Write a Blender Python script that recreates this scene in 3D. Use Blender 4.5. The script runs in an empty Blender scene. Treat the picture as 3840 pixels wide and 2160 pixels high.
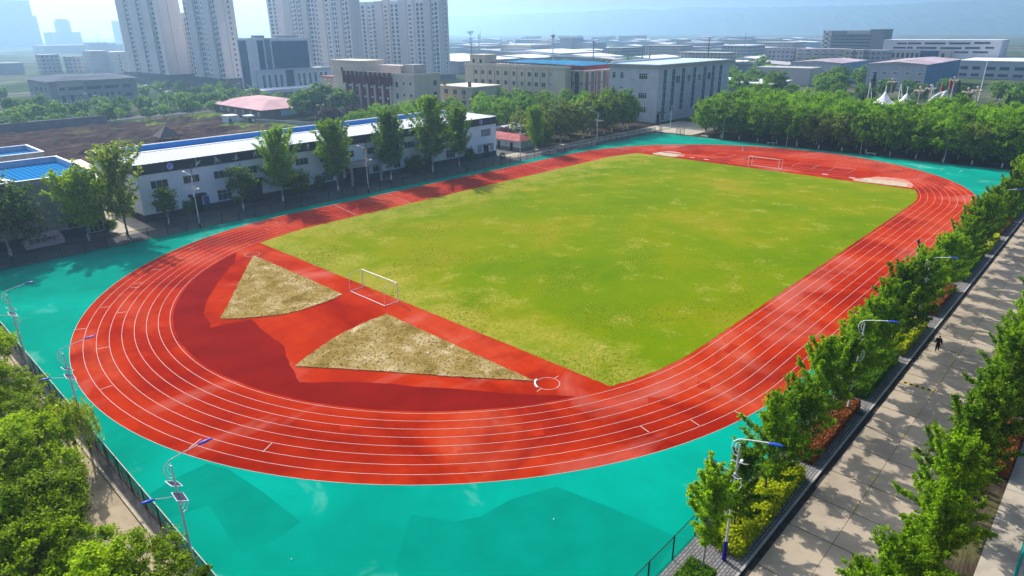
import bpy, math, random
import numpy as np
from mathutils import Matrix, Vector
R = math.radians
sc = bpy.context.scene
col = sc.collection

# ---------------------------------------------------------------- camera
cam = bpy.data.cameras.new('camera'); camo = bpy.data.objects.new('camera', cam); col.objects.link(camo)
cam.sensor_width = 36.0; cam.lens = 23.223; cam.clip_start = 0.5; cam.clip_end = 20000
_y, _p, _r = 0.7568, 0.37282, -0.00959
_f = Vector((math.cos(_y)*math.cos(_p), math.sin(_y)*math.cos(_p), -math.sin(_p)))
_rt = Vector((math.sin(_y), -math.cos(_y), 0)); _u = _rt.cross(_f)
_c, _s = math.cos(_r), math.sin(_r)
_R = _c*_rt + _s*_u; _U = -_s*_rt + _c*_u
camo.matrix_world = Matrix(((_R.x, _U.x, -_f.x, -98.759), (_R.y, _U.y, -_f.y, -64.466), (_R.z, _U.z, -_f.z, 31.235), (0, 0, 0, 1)))
sc.camera = camo

# ---------------------------------------------------------------- sky and sun
SUN_EL, SUN_AZ = R(36.5), math.atan2(0.195, 0.98)     # azimuth from +Y towards +X
w = bpy.data.worlds.new('World'); sc.world = w; w.use_nodes = True
nt = w.node_tree; nt.nodes.clear()
sky = nt.nodes.new('ShaderNodeTexSky'); sky.sky_type = 'NISHITA'; sky.sun_disc = False
sky.sun_elevation = SUN_EL; sky.sun_rotation = SUN_AZ
sky.air_density = 1.0; sky.dust_density = 6.0; sky.ozone_density = 5.0
bg = nt.nodes.new('ShaderNodeBackground'); bg.inputs['Strength'].default_value = 0.15
out = nt.nodes.new('ShaderNodeOutputWorld')
nt.links.new(sky.outputs[0], bg.inputs[0]); nt.links.new(bg.outputs[0], out.inputs[0])
sl = bpy.data.lights.new('sun', 'SUN'); so = bpy.data.objects.new('sun', sl); col.objects.link(so)
sl.energy = 4.5; sl.angle = R(0.53); sl.color = (1.0, 0.95, 0.86)
sd = Vector((math.sin(SUN_AZ)*math.cos(SUN_EL), math.cos(SUN_AZ)*math.cos(SUN_EL), math.sin(SUN_EL)))
so.rotation_euler = sd.to_track_quat('Z', 'Y').to_euler(); so.location = (0, 0, 300)
sc.view_settings.view_transform = 'Standard'; sc.view_settings.look = 'None'
sc.view_settings.exposure = 0.47; sc.view_settings.gamma = 1.0
sc.cycles.use_denoising = True
sc.cycles.max_bounces = 6; sc.cycles.diffuse_bounces = 2; sc.cycles.glossy_bounces = 2
sc.cycles.transmission_bounces = 4; sc.cycles.transparent_max_bounces = 6; sc.cycles.volume_bounces = 1
sc.cycles.sample_clamp_indirect = 6.0

# ---------------------------------------------------------------- materials
def _mat(name):
    m = bpy.data.materials.new(name); m.use_nodes = True
    return m, m.node_tree, m.node_tree.nodes['Principled BSDF']
def _coord(nt, kind='Object'):
    return nt.nodes.new('ShaderNodeTexCoord').outputs[kind]
def _noise(nt, vec, scale, detail=4, rough=0.55, dist=0.0):
    n = nt.nodes.new('ShaderNodeTexNoise'); n.inputs['Scale'].default_value = scale
    n.inputs['Detail'].default_value = detail; n.inputs['Roughness'].default_value = rough; n.inputs['Distortion'].default_value = dist
    nt.links.new(vec, n.inputs['Vector']); return n.outputs['Fac']
def _ramp(nt, fac, stops):
    r = nt.nodes.new('ShaderNodeValToRGB'); e = r.color_ramp.elements
    while len(e) < len(stops): e.new(0.5)
    for k, (p, c) in enumerate(stops):
        e[k].position = p; e[k].color = (c if len(c) == 4 else tuple(c) + (1,))
    nt.links.new(fac, r.inputs[0]); return r.outputs[0]
def _mix(nt, fac, a, b, mode='MIX'):
    m = nt.nodes.new('ShaderNodeMix'); m.data_type = 'RGBA'; m.blend_type = mode
    for s, v in ((m.inputs[0], fac), (m.inputs[6], a), (m.inputs[7], b)):
        if hasattr(v, 'links') or hasattr(v, 'is_linked'): nt.links.new(v, s)
        elif isinstance(v, (int, float)): s.default_value = v
        else: s.default_value = tuple(v) + (1,) if len(v) == 3 else v
    return m.outputs[2]
def _bump(nt, bs, h, strength=0.3, dist=0.1):
    b = nt.nodes.new('ShaderNodeBump'); b.inputs['Strength'].default_value = strength; b.inputs['Distance'].default_value = dist
    nt.links.new(h, b.inputs['Height']); nt.links.new(b.outputs[0], bs.inputs['Normal'])
def _map(nt, vec, scale=(1,1,1), rot=(0,0,0)):
    m = nt.nodes.new('ShaderNodeMapping'); m.inputs['Scale'].default_value = scale; m.inputs['Rotation'].default_value = rot
    nt.links.new(vec, m.inputs[0]); return m.outputs[0]
def plain(name, c, rough=0.6, var=0.15, scale=1.5, metal=0.0, bump=0.0, spec=0.05):
    m, nt, bs = _mat(name); v = _coord(nt)
    n = _noise(nt, v, scale, 5)
    a = tuple(x*(1-var) for x in c); b = tuple(min(1, x*(1+var)) for x in c)
    nt.links.new(_ramp(nt, n, ((0.3, a), (0.7, b))), bs.inputs['Base Color'])
    bs.inputs['Roughness'].default_value = rough; bs.inputs['Metallic'].default_value = metal
    bs.inputs['Specular IOR Level'].default_value = spec
    if bump: _bump(nt, bs, n, bump, 0.05)
    return m
def glass(name, c=(0.02, 0.035, 0.05), rough=0.12, spec=0.22):
    m, nt, bs = _mat(name); v = _coord(nt)
    n = _noise(nt, v, 0.6, 2)
    nt.links.new(_ramp(nt, n, ((0.35, c), (0.7, tuple(x*1.8 for x in c)))), bs.inputs['Base Color'])
    bs.inputs['Roughness'].default_value = rough; bs.inputs['Specular IOR Level'].default_value = spec
    return m
def tiled(name, c, joint, sx, sz, rough=0.55, var=0.1, mortar=0.02, offset=0.0, axes='wall', bump=0.2):
    """panels or pavers laid out with a brick texture in object space; axes wall: (x+y, z); floor: (x, y)"""
    m, nt, bs = _mat(name); v = _coord(nt)
    if axes == 'wall':
        sep = nt.nodes.new('ShaderNodeSeparateXYZ'); nt.links.new(v, sep.inputs[0])
        add = nt.nodes.new('ShaderNodeMath'); add.operation = 'ADD'
        nt.links.new(sep.outputs[0], add.inputs[0]); nt.links.new(sep.outputs[1], add.inputs[1])
        cmb = nt.nodes.new('ShaderNodeCombineXYZ'); nt.links.new(add.outputs[0], cmb.inputs[0]); nt.links.new(sep.outputs[2], cmb.inputs[1])
        vec = cmb.outputs[0]
    else: vec = v
    b = nt.nodes.new('ShaderNodeTexBrick'); nt.links.new(vec, b.inputs['Vector'])
    b.offset = offset; b.inputs['Scale'].default_value = 1.0
    b.inputs['Brick Width'].default_value = sx; b.inputs['Row Height'].default_value = sz
    b.inputs['Mortar Size'].default_value = mortar; b.inputs['Mortar Smooth'].default_value = 0.1
    b.inputs['Color1'].default_value = tuple(x*(1-var) for x in c) + (1,); b.inputs['Color2'].default_value = tuple(min(1, x*(1+var)) for x in c) + (1,)
    b.inputs['Mortar'].default_value = tuple(joint) + (1,)
    n = _noise(nt, v, 0.35, 5)
    nt.links.new(_mix(nt, 0.35, b.outputs['Color'], _ramp(nt, n, ((0.3, (0.45,)*3), (0.7, (1.0,)*3))), 'MULTIPLY'), bs.inputs['Base Color'])
    bs.inputs['Roughness'].default_value = rough; bs.inputs['Specular IOR Level'].default_value = 0.08
    _bump(nt, bs, b.outputs['Fac'], -bump, 0.03)
    return m
def ribbed(name, c, period, axis=0, rough=0.4, dark=0.72, metal=0.0):
    """profiled sheet: fine parallel ribs along one object axis"""
    m, nt, bs = _mat(name); v = _coord(nt)
    sep = nt.nodes.new('ShaderNodeSeparateXYZ'); nt.links.new(v, sep.inputs[0])
    mu = nt.nodes.new('ShaderNodeMath'); mu.operation = 'MULTIPLY'; mu.inputs[1].default_value = 1.0/period
    nt.links.new(sep.outputs[axis], mu.inputs[0])
    fr = nt.nodes.new('ShaderNodeMath'); fr.operation = 'FRACT'; nt.links.new(mu.outputs[0], fr.inputs[0])
    n = _noise(nt, v, 0.25, 4)
    base = _ramp(nt, fr.outputs[0], ((0.0, tuple(x*dark for x in c)), (0.24, tuple(x*dark for x in c)), (0.32, c), (0.9, c)))
    nt.links.new(_mix(nt, 0.25, base, _ramp(nt, n, ((0.3, (0.6,)*3), (0.7, (1,)*3))), 'MULTIPLY'), bs.inputs['Base Color'])
    bs.inputs['Roughness'].default_value = rough; bs.inputs['Specular IOR Level'].default_value = 0.0
    _bump(nt, bs, fr.outputs[0], 0.25, 0.04)
    return m
def leafy(name, dark, light, trans=0.45, scale=0.5):
    m, nt, bs = _mat(name)
    v = _coord(nt); n = _noise(nt, v, scale, 3)
    at = nt.nodes.new('ShaderNodeAttribute'); at.attribute_name = 'tone'
    oi = nt.nodes.new('ShaderNodeObjectInfo')
    a1 = nt.nodes.new('ShaderNodeMath'); a1.operation = 'MULTIPLY_ADD'; a1.inputs[1].default_value = 0.5
    nt.links.new(at.outputs['Fac'], a1.inputs[0])
    a2 = nt.nodes.new('ShaderNodeMath'); a2.operation = 'MULTIPLY_ADD'; a2.inputs[1].default_value = 0.35; a2.inputs[2].default_value = 0.0
    nt.links.new(n, a2.inputs[0]); nt.links.new(a2.outputs[0], a1.inputs[2])
    a3 = nt.nodes.new('ShaderNodeMath'); a3.operation = 'MULTIPLY_ADD'; a3.inputs[1].default_value = 0.36
    nt.links.new(oi.outputs['Random'], a3.inputs[0]); nt.links.new(a1.outputs[0], a3.inputs[2])
    c = _ramp(nt, a3.outputs[0], ((0.22, dark), (0.85, light)))
    nt.links.new(c, bs.inputs['Base Color']); bs.inputs['Roughness'].default_value = 0.6; bs.inputs['Specular IOR Level'].default_value = 0.04
    tr = nt.nodes.new('ShaderNodeBsdfTranslucent'); nt.links.new(_mix(nt, 1.0, c, (1.7, 1.6, 0.45), 'MULTIPLY'), tr.inputs[0])
    mx = nt.nodes.new('ShaderNodeMixShader'); mx.inputs[0].default_value = trans
    nt.links.new(bs.outputs[0], mx.inputs[1]); nt.links.new(tr.outputs[0], mx.inputs[2])
    nt.links.new(mx.outputs[0], nt.nodes['Material Output'].inputs[0])
    return m

# ---------------------------------------------------------------- mesh helpers
class G:
    def __init__(s): s.v = []; s.f = []; s.m = []
    def add(s, vs, fs, m=0):
        o = len(s.v); s.v += [tuple(v) for v in vs]; s.f += [tuple(i+o for i in f) for f in fs]; s.m += [m]*len(fs); return s
    def box(s, x0, x1, y0, y1, z0, z1, m=0):
        if x0 > x1: x0, x1 = x1, x0
        if y0 > y1: y0, y1 = y1, y0
        return s.add([(x0,y0,z0),(x1,y0,z0),(x1,y1,z0),(x0,y1,z0),(x0,y0,z1),(x1,y0,z1),(x1,y1,z1),(x0,y1,z1)],
              [(0,3,2,1),(4,5,6,7),(0,1,5,4),(1,2,6,5),(2,3,7,6),(3,0,4,7)], m)
    def poly(s, pts, m=0): return s.add(pts, [tuple(range(len(pts)))], m)
    def flat(s, pts, z, m=0): return s.poly([(x, y, z) for x, y in pts], m)
    def prism(s, pts, z0, z1, m=0):
        n = len(pts); s.add([(x,y,z0) for x,y in pts]+[(x,y,z1) for x,y in pts],
            [tuple(range(n-1,-1,-1)), tuple(range(n,2*n))]+[(i,(i+1)%n,n+(i+1)%n,n+i) for i in range(n)], m); return s
    def tube(s, path, r, n=6, m=0, cap=True):
        path = [Vector(p) for p in path]; k = len(path); rs = r if isinstance(r, (list, tuple)) else [r]*k
        vs = []; prev = None
        for i, p in enumerate(path):
            d = (path[min(i+1,k-1)]-path[max(i-1,0)]).normalized()
            if prev is None: a = d.orthogonal().normalized()
            else:
                a = prev - d*prev.dot(d)
                a = a.normalized() if a.length > 1e-5 else d.orthogonal().normalized()
            prev = a; b = d.cross(a)
            for j in range(n):
                t = 2*math.pi*j/n; vs.append(p + (a*math.cos(t)+b*math.sin(t))*rs[i])
        fs = [(i*n+j, i*n+(j+1)%n, (i+1)*n+(j+1)%n, (i+1)*n+j) for i in range(k-1) for j in range(n)]
        if cap: fs += [tuple(range(n-1,-1,-1)), tuple(range((k-1)*n, k*n))]
        return s.add(vs, fs, m)
    def cyl(s, x, y, z0, z1, r0, r1=None, n=10, m=0): return s.tube([(x,y,z0),(x,y,z1)], [r0, r0 if r1 is None else r1], n, m)
    def ball(s, c, r, n=8, k=5, m=0):
        rx, ry, rz = r if isinstance(r, (tuple, list)) else (r, r, r)
        vs = [(c[0], c[1], c[2]-rz)]
        for i in range(1, k):
            t = math.pi*i/k - math.pi/2
            vs += [(c[0]+rx*math.cos(t)*math.cos(2*math.pi*j/n), c[1]+ry*math.cos(t)*math.sin(2*math.pi*j/n), c[2]+rz*math.sin(t)) for j in range(n)]
        vs.append((c[0], c[1], c[2]+rz)); L = len(vs)-1
        fs = [(0, 1+(j+1)%n, 1+j) for j in range(n)]
        fs += [(1+i*n+j, 1+i*n+(j+1)%n, 1+(i+1)*n+(j+1)%n, 1+(i+1)*n+j) for i in range(k-2) for j in range(n)]
        fs += [(L, 1+(k-2)*n+j, 1+(k-2)*n+(j+1)%n) for j in range(n)]
        return s.add(vs, fs, m)
    def build(s, name, mats, parent=None, smooth=False, loc=None):
        """loc: base point of a one-mesh thing; children subtract their parent's location"""
        me = bpy.data.meshes.new(name)
        o0 = parent.location if parent is not None else (Vector(loc) if loc is not None else Vector((0,0,0)))
        if parent is not None:
            q = parent
            while q.parent is not None: q = q.parent; o0 = o0 + q.location
        me.from_pydata([(v[0]-o0[0], v[1]-o0[1], v[2]-o0[2]) for v in s.v], [], s.f)
        mats = mats if isinstance(mats, (list, tuple)) else [mats]
        for m in mats: me.materials.append(m)
        if len(mats) > 1: me.polygons.foreach_set('material_index', s.m)
        if smooth: me.polygons.foreach_set('use_smooth', [True]*len(me.polygons))
        o = bpy.data.objects.new(name, me); col.objects.link(o)
        if parent is not None: o.parent = parent
        elif loc is not None: o.location = loc
        return o
def tag(o, label=None, cat=None, group=None, kind=None):
    if label: o['label'] = label
    if cat: o['category'] = cat
    if group: o['group'] = group
    if kind: o['kind'] = kind
    return o
def thing(name, label, cat, loc=(0,0,0), group=None):
    o = bpy.data.objects.new(name, None); col.objects.link(o); o.location = loc; o.empty_display_size = 0.3
    return tag(o, label, cat, group)
KIDS = {}
def kids(o): return [c for c in bpy.data.objects if c.parent == o]
def dup(root, loc, rotz=0.0, scale=1.0, label=None, group=None, cache={}):
    r = root.copy(); col.objects.link(r); r.location = loc; r.rotation_euler = (0, 0, rotz)
    r.scale = (scale,)*3 if not isinstance(scale, (tuple, list)) else scale
    if label: r['label'] = label
    if group: r['group'] = group
    if root.name not in cache: cache[root.name] = [(c, kids(c)) for c in kids(root)]
    for c, gs in cache[root.name]:
        cc = c.copy(); col.objects.link(cc); cc.parent = r
        for g in gs:
            gg = g.copy(); col.objects.link(gg); gg.parent = cc
    return r
def struct(name, g, mats): return tag(g.build(name, mats), kind='structure')
ORD = ['first','second','third','fourth','fifth','sixth','seventh','eighth','ninth','tenth','eleventh','twelfth','thirteenth','fourteenth','fifteenth','sixteenth','seventeenth','eighteenth','nineteenth','twentieth','twenty-first','twenty-second','twenty-third','twenty-fourth','twenty-fifth','twenty-sixth','twenty-seventh','twenty-eighth','twenty-ninth','thirtieth','thirty-first','thirty-second','thirty-third','thirty-fourth','thirty-fifth','thirty-sixth']

def wbox(g, ax, p, a0, a1, z0, z1, d0, d1, m):
    """box on a wall: ax 'X' wall faces -X at x=p (a along y); 'Y' wall faces -Y at y=p (a along x); d outwards"""
    if ax == 'X': g.box(p-d1, p-d0, a0, a1, z0, z1, m)
    else: g.box(a0, a1, p-d1, p-d0, z0, z1, m)
def window(par, ax, p, a0, a1, z0, z1, mats, nx=1, nz=1, fw=0.09, d=0.07, name='window', sill=False):
    """frame + mullions + glass as one window part (its panes are its pattern)"""
    g = G(); a0, a1 = min(a0,a1), max(a0,a1)
    wbox(g, ax, p, a0, a0+fw, z0, z1, 0, d, 0); wbox(g, ax, p, a1-fw, a1, z0, z1, 0, d, 0)
    wbox(g, ax, p, a0+fw, a1-fw, z0, z0+fw, 0, d, 0); wbox(g, ax, p, a0+fw, a1-fw, z1-fw, z1, 0, d, 0)
    for i in range(1, nx):
        a = a0+(a1-a0)*i/nx; wbox(g, ax, p, a-fw*.35, a+fw*.35, z0+fw, z1-fw, 0, d*.8, 0)
    for i in range(1, nz):
        z = z0+(z1-z0)*(0.66 if nz == 2 else i/nz); wbox(g, ax, p, a0+fw, a1-fw, z-fw*.35, z+fw*.35, 0, d*.7, 0)
    wbox(g, ax, p, a0+fw, a1-fw, z0+fw, z1-fw, -0.02, 0.015, 1)
    if sill: wbox(g, ax, p, a0-.1, a1+.1, z0-.1, z0-.003, 0, d+.08, 0)
    return g.build(name, mats, par)

def np_quads(name, V, mat, tone=None):
    """V: (n,4,3) array of quads"""
    n = len(V); me = bpy.data.meshes.new(name)
    me.vertices.add(4*n); me.vertices.foreach_set('co', np.ascontiguousarray(V, dtype=np.float32).ravel())
    me.loops.add(4*n); me.loops.foreach_set('vertex_index', np.arange(4*n, dtype=np.int32))
    me.polygons.add(n); me.polygons.foreach_set('loop_start', np.arange(0, 4*n, 4, dtype=np.int32))
    me.polygons.foreach_set('loop_total', np.full(n, 4, dtype=np.int32))
    me.update(calc_edges=True)
    if tone is None: tone = np.random.rand(n)
    at = me.attributes.new('tone', 'FLOAT', 'POINT'); at.data.foreach_set('value', np.repeat(tone, 4).astype(np.float32))
    me.materials.append(mat); return me
def leaf_quads(P, size, rng, out=None, up=0.5, aspect=0.55, droop=0.0):
    """rhombic leaf cards at points P; out: preferred outward directions"""
    n = len(P); N = rng.normal(size=(n,3))
    if out is not None: N = N*0.75 + out
    N[:,2] += up; N /= np.linalg.norm(N, axis=1, keepdims=True)+1e-9
    T = rng.normal(size=(n,3)); T[:,2] -= droop*2
    T -= N*np.sum(T*N, 1, keepdims=True); T /= np.linalg.norm(T, axis=1, keepdims=True)+1e-9
    B = np.cross(N, T); s = (size*(0.6+0.8*rng.random(n)))[:,None]
    return np.stack([P-T*s, P+B*s*aspect-T*s*.1+N*s*.12, P+T*s, P-B*s*aspect-T*s*.1+N*s*.12], 1)
# ================================================================ ground surfaces
random.seed(4); rng = np.random.default_rng(11)
RI, RO, HL = 36.6, 46.36, 40.7                      # track: inner and outer radius, half length of the straights
def stad(r, n=72, a=HL):
    p = []
    for i in range(n+1):
        t = -math.pi/2+math.pi*i/n; p.append((a+r*math.cos(t), r*math.sin(t)))
    for i in range(n+1):
        t = math.pi/2+math.pi*i/n; p.append((-a+r*math.cos(t), r*math.sin(t)))
    return p
def ringmesh(g, r0, r1, z, m=0, n=72):
    a, b = stad(r0, n), stad(r1, n); k = len(a)
    g.add([(x,y,z) for x,y in a]+[(x,y,z) for x,y in b], [(i, k+i, k+(i+1)%k, (i+1)%k) for i in range(k)], m)
def strip(g, a, b, wd, z, m=0):
    a = Vector((a[0],a[1],0)); b = Vector((b[0],b[1],0)); d = (b-a).normalized(); n = Vector((-d.y,d.x,0))*wd/2
    g.poly([tuple(p)[:2]+(z,) for p in (a-n, b-n, b+n, a+n)], m)
def rect(x0,x1,y0,y1): return [(x0,y0),(x1,y0),(x1,y1),(x0,y1)]

def m_ground():
    m, nt, bs = _mat('far_ground'); v = _coord(nt)
    n = _noise(nt, v, 0.012, 8, 0.65); n2 = _noise(nt, v, 0.15, 5)
    c = _ramp(nt, n, ((0.35, (0.025,0.06,0.018)), (0.48, (0.06,0.09,0.035)), (0.56, (0.13,0.13,0.09)), (0.70, (0.25,0.24,0.22))))
    nt.links.new(_mix(nt, 0.5, c, _ramp(nt, n2, ((0.3,(0.4,)*3),(0.7,(1,)*3))), 'MULTIPLY'), bs.inputs['Base Color']); bs.inputs['Roughness'].default_value = 0.9; bs.inputs['Specular IOR Level'].default_value = 0.0
    return m
def m_red():
    m, nt, bs = _mat('red_track_rubber'); v = _coord(nt)
    sm = _map(nt, v, (1.0, 0.35, 1), (0, 0, R(25)))
    n1 = _noise(nt, sm, 0.09, 6, 0.62, 0.8); n2 = _noise(nt, v, 0.5, 6, 0.65); n3 = _noise(nt, v, 30, 2)
    base = _ramp(nt, n1, ((0.28, (0.20,0.007,0.002)), (0.42, (0.33,0.018,0.003)), (0.53, (0.42,0.030,0.005)), (0.64, (0.46,0.056,0.02)), (0.74, (0.48,0.13,0.09))))
    c = _mix(nt, 0.55, base, _ramp(nt, n2, ((0.28,(0.62,0.55,0.55)),(0.5,(0.95,0.95,0.95)),(0.75,(1.0,1.0,1.0)))), 'MULTIPLY')
    n5 = _noise(nt, _map(nt, v, (0.55,1.0,1), (0,0,R(-38))), 0.11, 5, 0.55, 0.6)
    c = _mix(nt, _ramp(nt, n5, ((0.56,(0,0,0)),(0.68,(0.40,0.40,0.40)),(0.78,(0.75,0.75,0.75)))), c, (0.52,0.17,0.13))
    c = _mix(nt, _ramp(nt, n5, ((0.34,(0.8,0.8,0.8)),(0.50,(0,0,0)))), c, (0.22,0.009,0.004))
    nt.links.new(_mix(nt, 0.25, c, _ramp(nt, n3, ((0.3,(0.6,)*3),(0.7,(1.0,)*3))), 'MULTIPLY'), bs.inputs['Base Color'])
    bs.inputs['Roughness'].default_value = 0.75; bs.inputs['Specular IOR Level'].default_value = 0.0
    _bump(nt, bs, n3, 0.12, 0.01); return m
def m_teal():
    m, nt, bs = _mat('teal_sports_coating'); v = _coord(nt)
    n1 = _noise(nt, v, 0.06, 6, 0.6, 0.6); n2 = _noise(nt, _map(nt, v, (1,0.6,1), (0,0,R(40))), 0.16, 5, 0.6, 0.5); n3 = _noise(nt, v, 25, 2)
    c = _ramp(nt, n1, ((0.3,(0.0,0.21,0.145)),(0.5,(0.0,0.265,0.19)),(0.7,(0.0,0.33,0.245))))
    c = _mix(nt, 0.6, c, _ramp(nt, n2, ((0.25,(0.8,)*3),(0.62,(1,)*3),(0.72,(1,1,1)))), 'MULTIPLY')
    c = _mix(nt, _ramp(nt, n2, ((0.58,(0,0,0)),(0.74,(0.45,0.45,0.45)))), c, (0.22,0.50,0.43))
    nt.links.new(_mix(nt, 0.2, c, _ramp(nt, n3, ((0.3,(0.6,)*3),(0.7,(1.0,)*3))), 'MULTIPLY'), bs.inputs['Base Color'])
    bs.inputs['Roughness'].default_value = 0.75; bs.inputs['Specular IOR Level'].default_value = 0.0; return m
def m_grass():
    m, nt, bs = _mat('worn_football_grass'); v = _coord(nt)
    n1 = _noise(nt, v, 0.045, 5, 0.6, 0.4); n2 = _noise(nt, v, 0.22, 6, 0.65, 0.3); n3 = _noise(nt, _map(nt, v, (1,1,1)), 2.2, 6, 0.72, 0.4); n4 = _noise(nt, v, 4.5, 5, 0.7)
    c = _ramp(nt, n1, ((0.3,(0.105,0.185,0.001)),(0.46,(0.155,0.215,0.001)),(0.56,(0.195,0.225,0.002)),(0.68,(0.26,0.235,0.014))))
    c = _mix(nt, 0.5, c, _ramp(nt, n2, ((0.3,(0.68,0.86,0.6)),(0.52,(0.98,1,0.9)),(0.75,(1,0.97,1)))), 'MULTIPLY')
    worn = nt.nodes.new('ShaderNodeMath'); worn.operation = 'MULTIPLY'
    nt.links.new(_ramp(nt, n2, ((0.56,(0,0,0)),(0.70,(0.9,0.9,0.9)))), worn.inputs[0]); nt.links.new(_ramp(nt, n3, ((0.50,(0,0,0)),(0.58,(1,1,1)))), worn.inputs[1])
    c = _mix(nt, worn.outputs[0], c, (0.44,0.40,0.10))
    sp = nt.nodes.new('ShaderNodeSeparateXYZ'); nt.links.new(v, sp.inputs[0])
    def band(sock, a, b):
        k = nt.nodes.new('ShaderNodeMapRange'); k.inputs[1].default_value = a; k.inputs[2].default_value = b; nt.links.new(sock, k.inputs[0]); return k.outputs[0]
    e1, e2 = band(sp.outputs[0], -42.0, -54.0), band(sp.outputs[1], 20.0, 37.0)
    mx = nt.nodes.new('ShaderNodeMath'); mx.operation = 'MAXIMUM'; nt.links.new(e1, mx.inputs[0]); nt.links.new(e2, mx.inputs[1])
    sm_ = nt.nodes.new('ShaderNodeMath'); sm_.operation = 'MULTIPLY_ADD'; sm_.inputs[1].default_value = 0.34; nt.links.new(mx.outputs[0], sm_.inputs[0]); nt.links.new(n2, sm_.inputs[2])
    w2 = nt.nodes.new('ShaderNodeMath'); w2.operation = 'MULTIPLY'
    nt.links.new(_ramp(nt, sm_.outputs[0], ((0.56,(0,0,0)),(0.80,(1,1,1)))), w2.inputs[0]); nt.links.new(_ramp(nt, n3, ((0.40,(0.15,0.15,0.15)),(0.60,(0.9,0.9,0.9)))), w2.inputs[1])
    c = _mix(nt, w2.outputs[0], c, (0.36,0.30,0.055))
    c = _mix(nt, 0.6, c, _ramp(nt, n4, ((0.3,(0.45,0.58,0.4)),(0.62,(1,1,1)))), 'MULTIPLY')
    nt.links.new(c, bs.inputs['Base Color']); bs.inputs['Roughness'].default_value = 0.85; bs.inputs['Specular IOR Level'].default_value = 0.0
    _bump(nt, bs, n3, 0.55, 0.10); return m
def m_dry():
    m, nt, bs = _mat('dry_sector_grass'); v = _coord(nt)
    n2 = _noise(nt, v, 0.35, 5, 0.6, 0.5); n3 = _noise(nt, v, 5.0, 8, 0.8)
    c = _ramp(nt, n2, ((0.32,(0.18,0.13,0.03)),(0.45,(0.30,0.21,0.07)),(0.56,(0.39,0.29,0.13)),(0.68,(0.55,0.45,0.28))))
    nt.links.new(_mix(nt, 0.8, c, _ramp(nt, n3, ((0.3,(0.5,0.5,0.42)),(0.6,(1,1,1)))), 'MULTIPLY'), bs.inputs['Base Color'])
    bs.inputs['Roughness'].default_value = 0.95; bs.inputs['Specular IOR Level'].default_value = 0.0; _bump(nt, bs, n3, 0.8, 0.10); return m
def m_earth(name='bare_earth_clods', stops=((0.3,(0.022,0.014,0.012)),(0.48,(0.05,0.031,0.026)),(0.6,(0.085,0.055,0.045)),(0.74,(0.22,0.17,0.14)))):
    m, nt, bs = _mat(name); v = _coord(nt)
    n = _noise(nt, _map(nt, v, (0.45,1,1), (0,0,R(10))), 0.22, 8, 0.72, 0.5); n2 = _noise(nt, v, 0.05, 4)
    c = _ramp(nt, n, stops)
    g = _ramp(nt, n2, ((0.60,(0,0,0)),(0.70,(0.7,0.7,0.7))))
    nt.links.new(_mix(nt, g, c, (0.14,0.17,0.03)), bs.inputs['Base Color']); bs.inputs['Roughness'].default_value = 0.95; bs.inputs['Specular IOR Level'].default_value = 0.0
    _bump(nt, bs, n, 0.9, 0.5); return m
def m_concrete(name, c, scale=0.3):
    m, nt, bs = _mat(name); v = _coord(nt)
    n = _noise(nt, v, scale, 7, 0.65, 0.3); n3 = _noise(nt, v, 14, 3)
    cc = _ramp(nt, n, ((0.3, tuple(x*.68 for x in c)), (0.52, c), (0.72, tuple(min(1,x*1.12) for x in c))))
    nt.links.new(_mix(nt, 0.3, cc, _ramp(nt, n3, ((0.3,(0.7,)*3),(0.65,(1,)*3))), 'MULTIPLY'), bs.inputs['Base Color']); bs.inputs['Roughness'].default_value = 0.85; bs.inputs['Specular IOR Level'].default_value = 0.04
    _bump(nt, bs, n3, 0.15, 0.01); return m
M_RED, M_TEAL, M_GRASS, M_DRY, M_EARTH = m_red(), m_teal(), m_grass(), m_dry(), m_earth()
M_LINE = plain('white_line_paint', (0.52,0.48,0.46), 0.6, 0.12, 0.8)
M_CONC = m_concrete('road_concrete', (0.42,0.345,0.26), 0.16); M_PAVE = m_concrete('campus_paving', (0.12,0.12,0.125)); M_PALE = m_concrete('pale_path_and_sunlit_paving', (0.46,0.40,0.32))  # campus paving darkened for the halls' shade; pale mix also paints sunlit paving
M_SOIL = m_earth('planting_soil', ((0.3,(0.02,0.016,0.012)),(0.5,(0.05,0.038,0.026)),(0.62,(0.09,0.07,0.05)),(0.75,(0.16,0.13,0.10))))
M_ASPH = plain('asphalt', (0.06,0.06,0.062), 0.85, 0.25, 0.5)
M_SAND = m_concrete('pit_sand', (0.50,0.40,0.29), 0.8)
M_PAVER = tiled('grey_paver_bricks', (0.235,0.225,0.225), (0.09,0.085,0.085), 0.42, 0.2, 0.85, 0.2, 0.03, 0.5, 'floor')
M_KERB = plain('kerb_stone', (0.36,0.345,0.33), 0.8, 0.15, 2.0)

# one big sheet to the horizon, low rolling ground only at the far hills
g = G(); g.flat(rect(-7000,7000,-7000,7000), -0.20); struct('ground', g, m_ground())
g = G(); g.flat(rect(-140,92.5,49.6,104), -0.012); struct('campus_pavement', g, M_PAVE)
g = G(); g.flat([(-66.6,54.6),(-61.2,54.6),(-60.9,82),(-66.6,82)], -0.006); g.flat([(27.9,54.2),(120,51.5),(120,58.6),(27.9,58.6)], -0.006)  # gap between halls and strip past the hut: sunlight painted as paler paving
g.flat([(92.5,38.6),(125,38.6),(125,51.5),(92.5,51.5)], -0.008); struct('path', g, M_PALE)
g = G(); g.flat([(40,58.6),(108,58.6),(108,140),(40,140)], -0.010); struct('soil', g, M_SOIL)
g = G(); g.flat(rect(90.2,175,-60,38.5), -0.010); struct('soil', g, M_SOIL)
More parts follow.
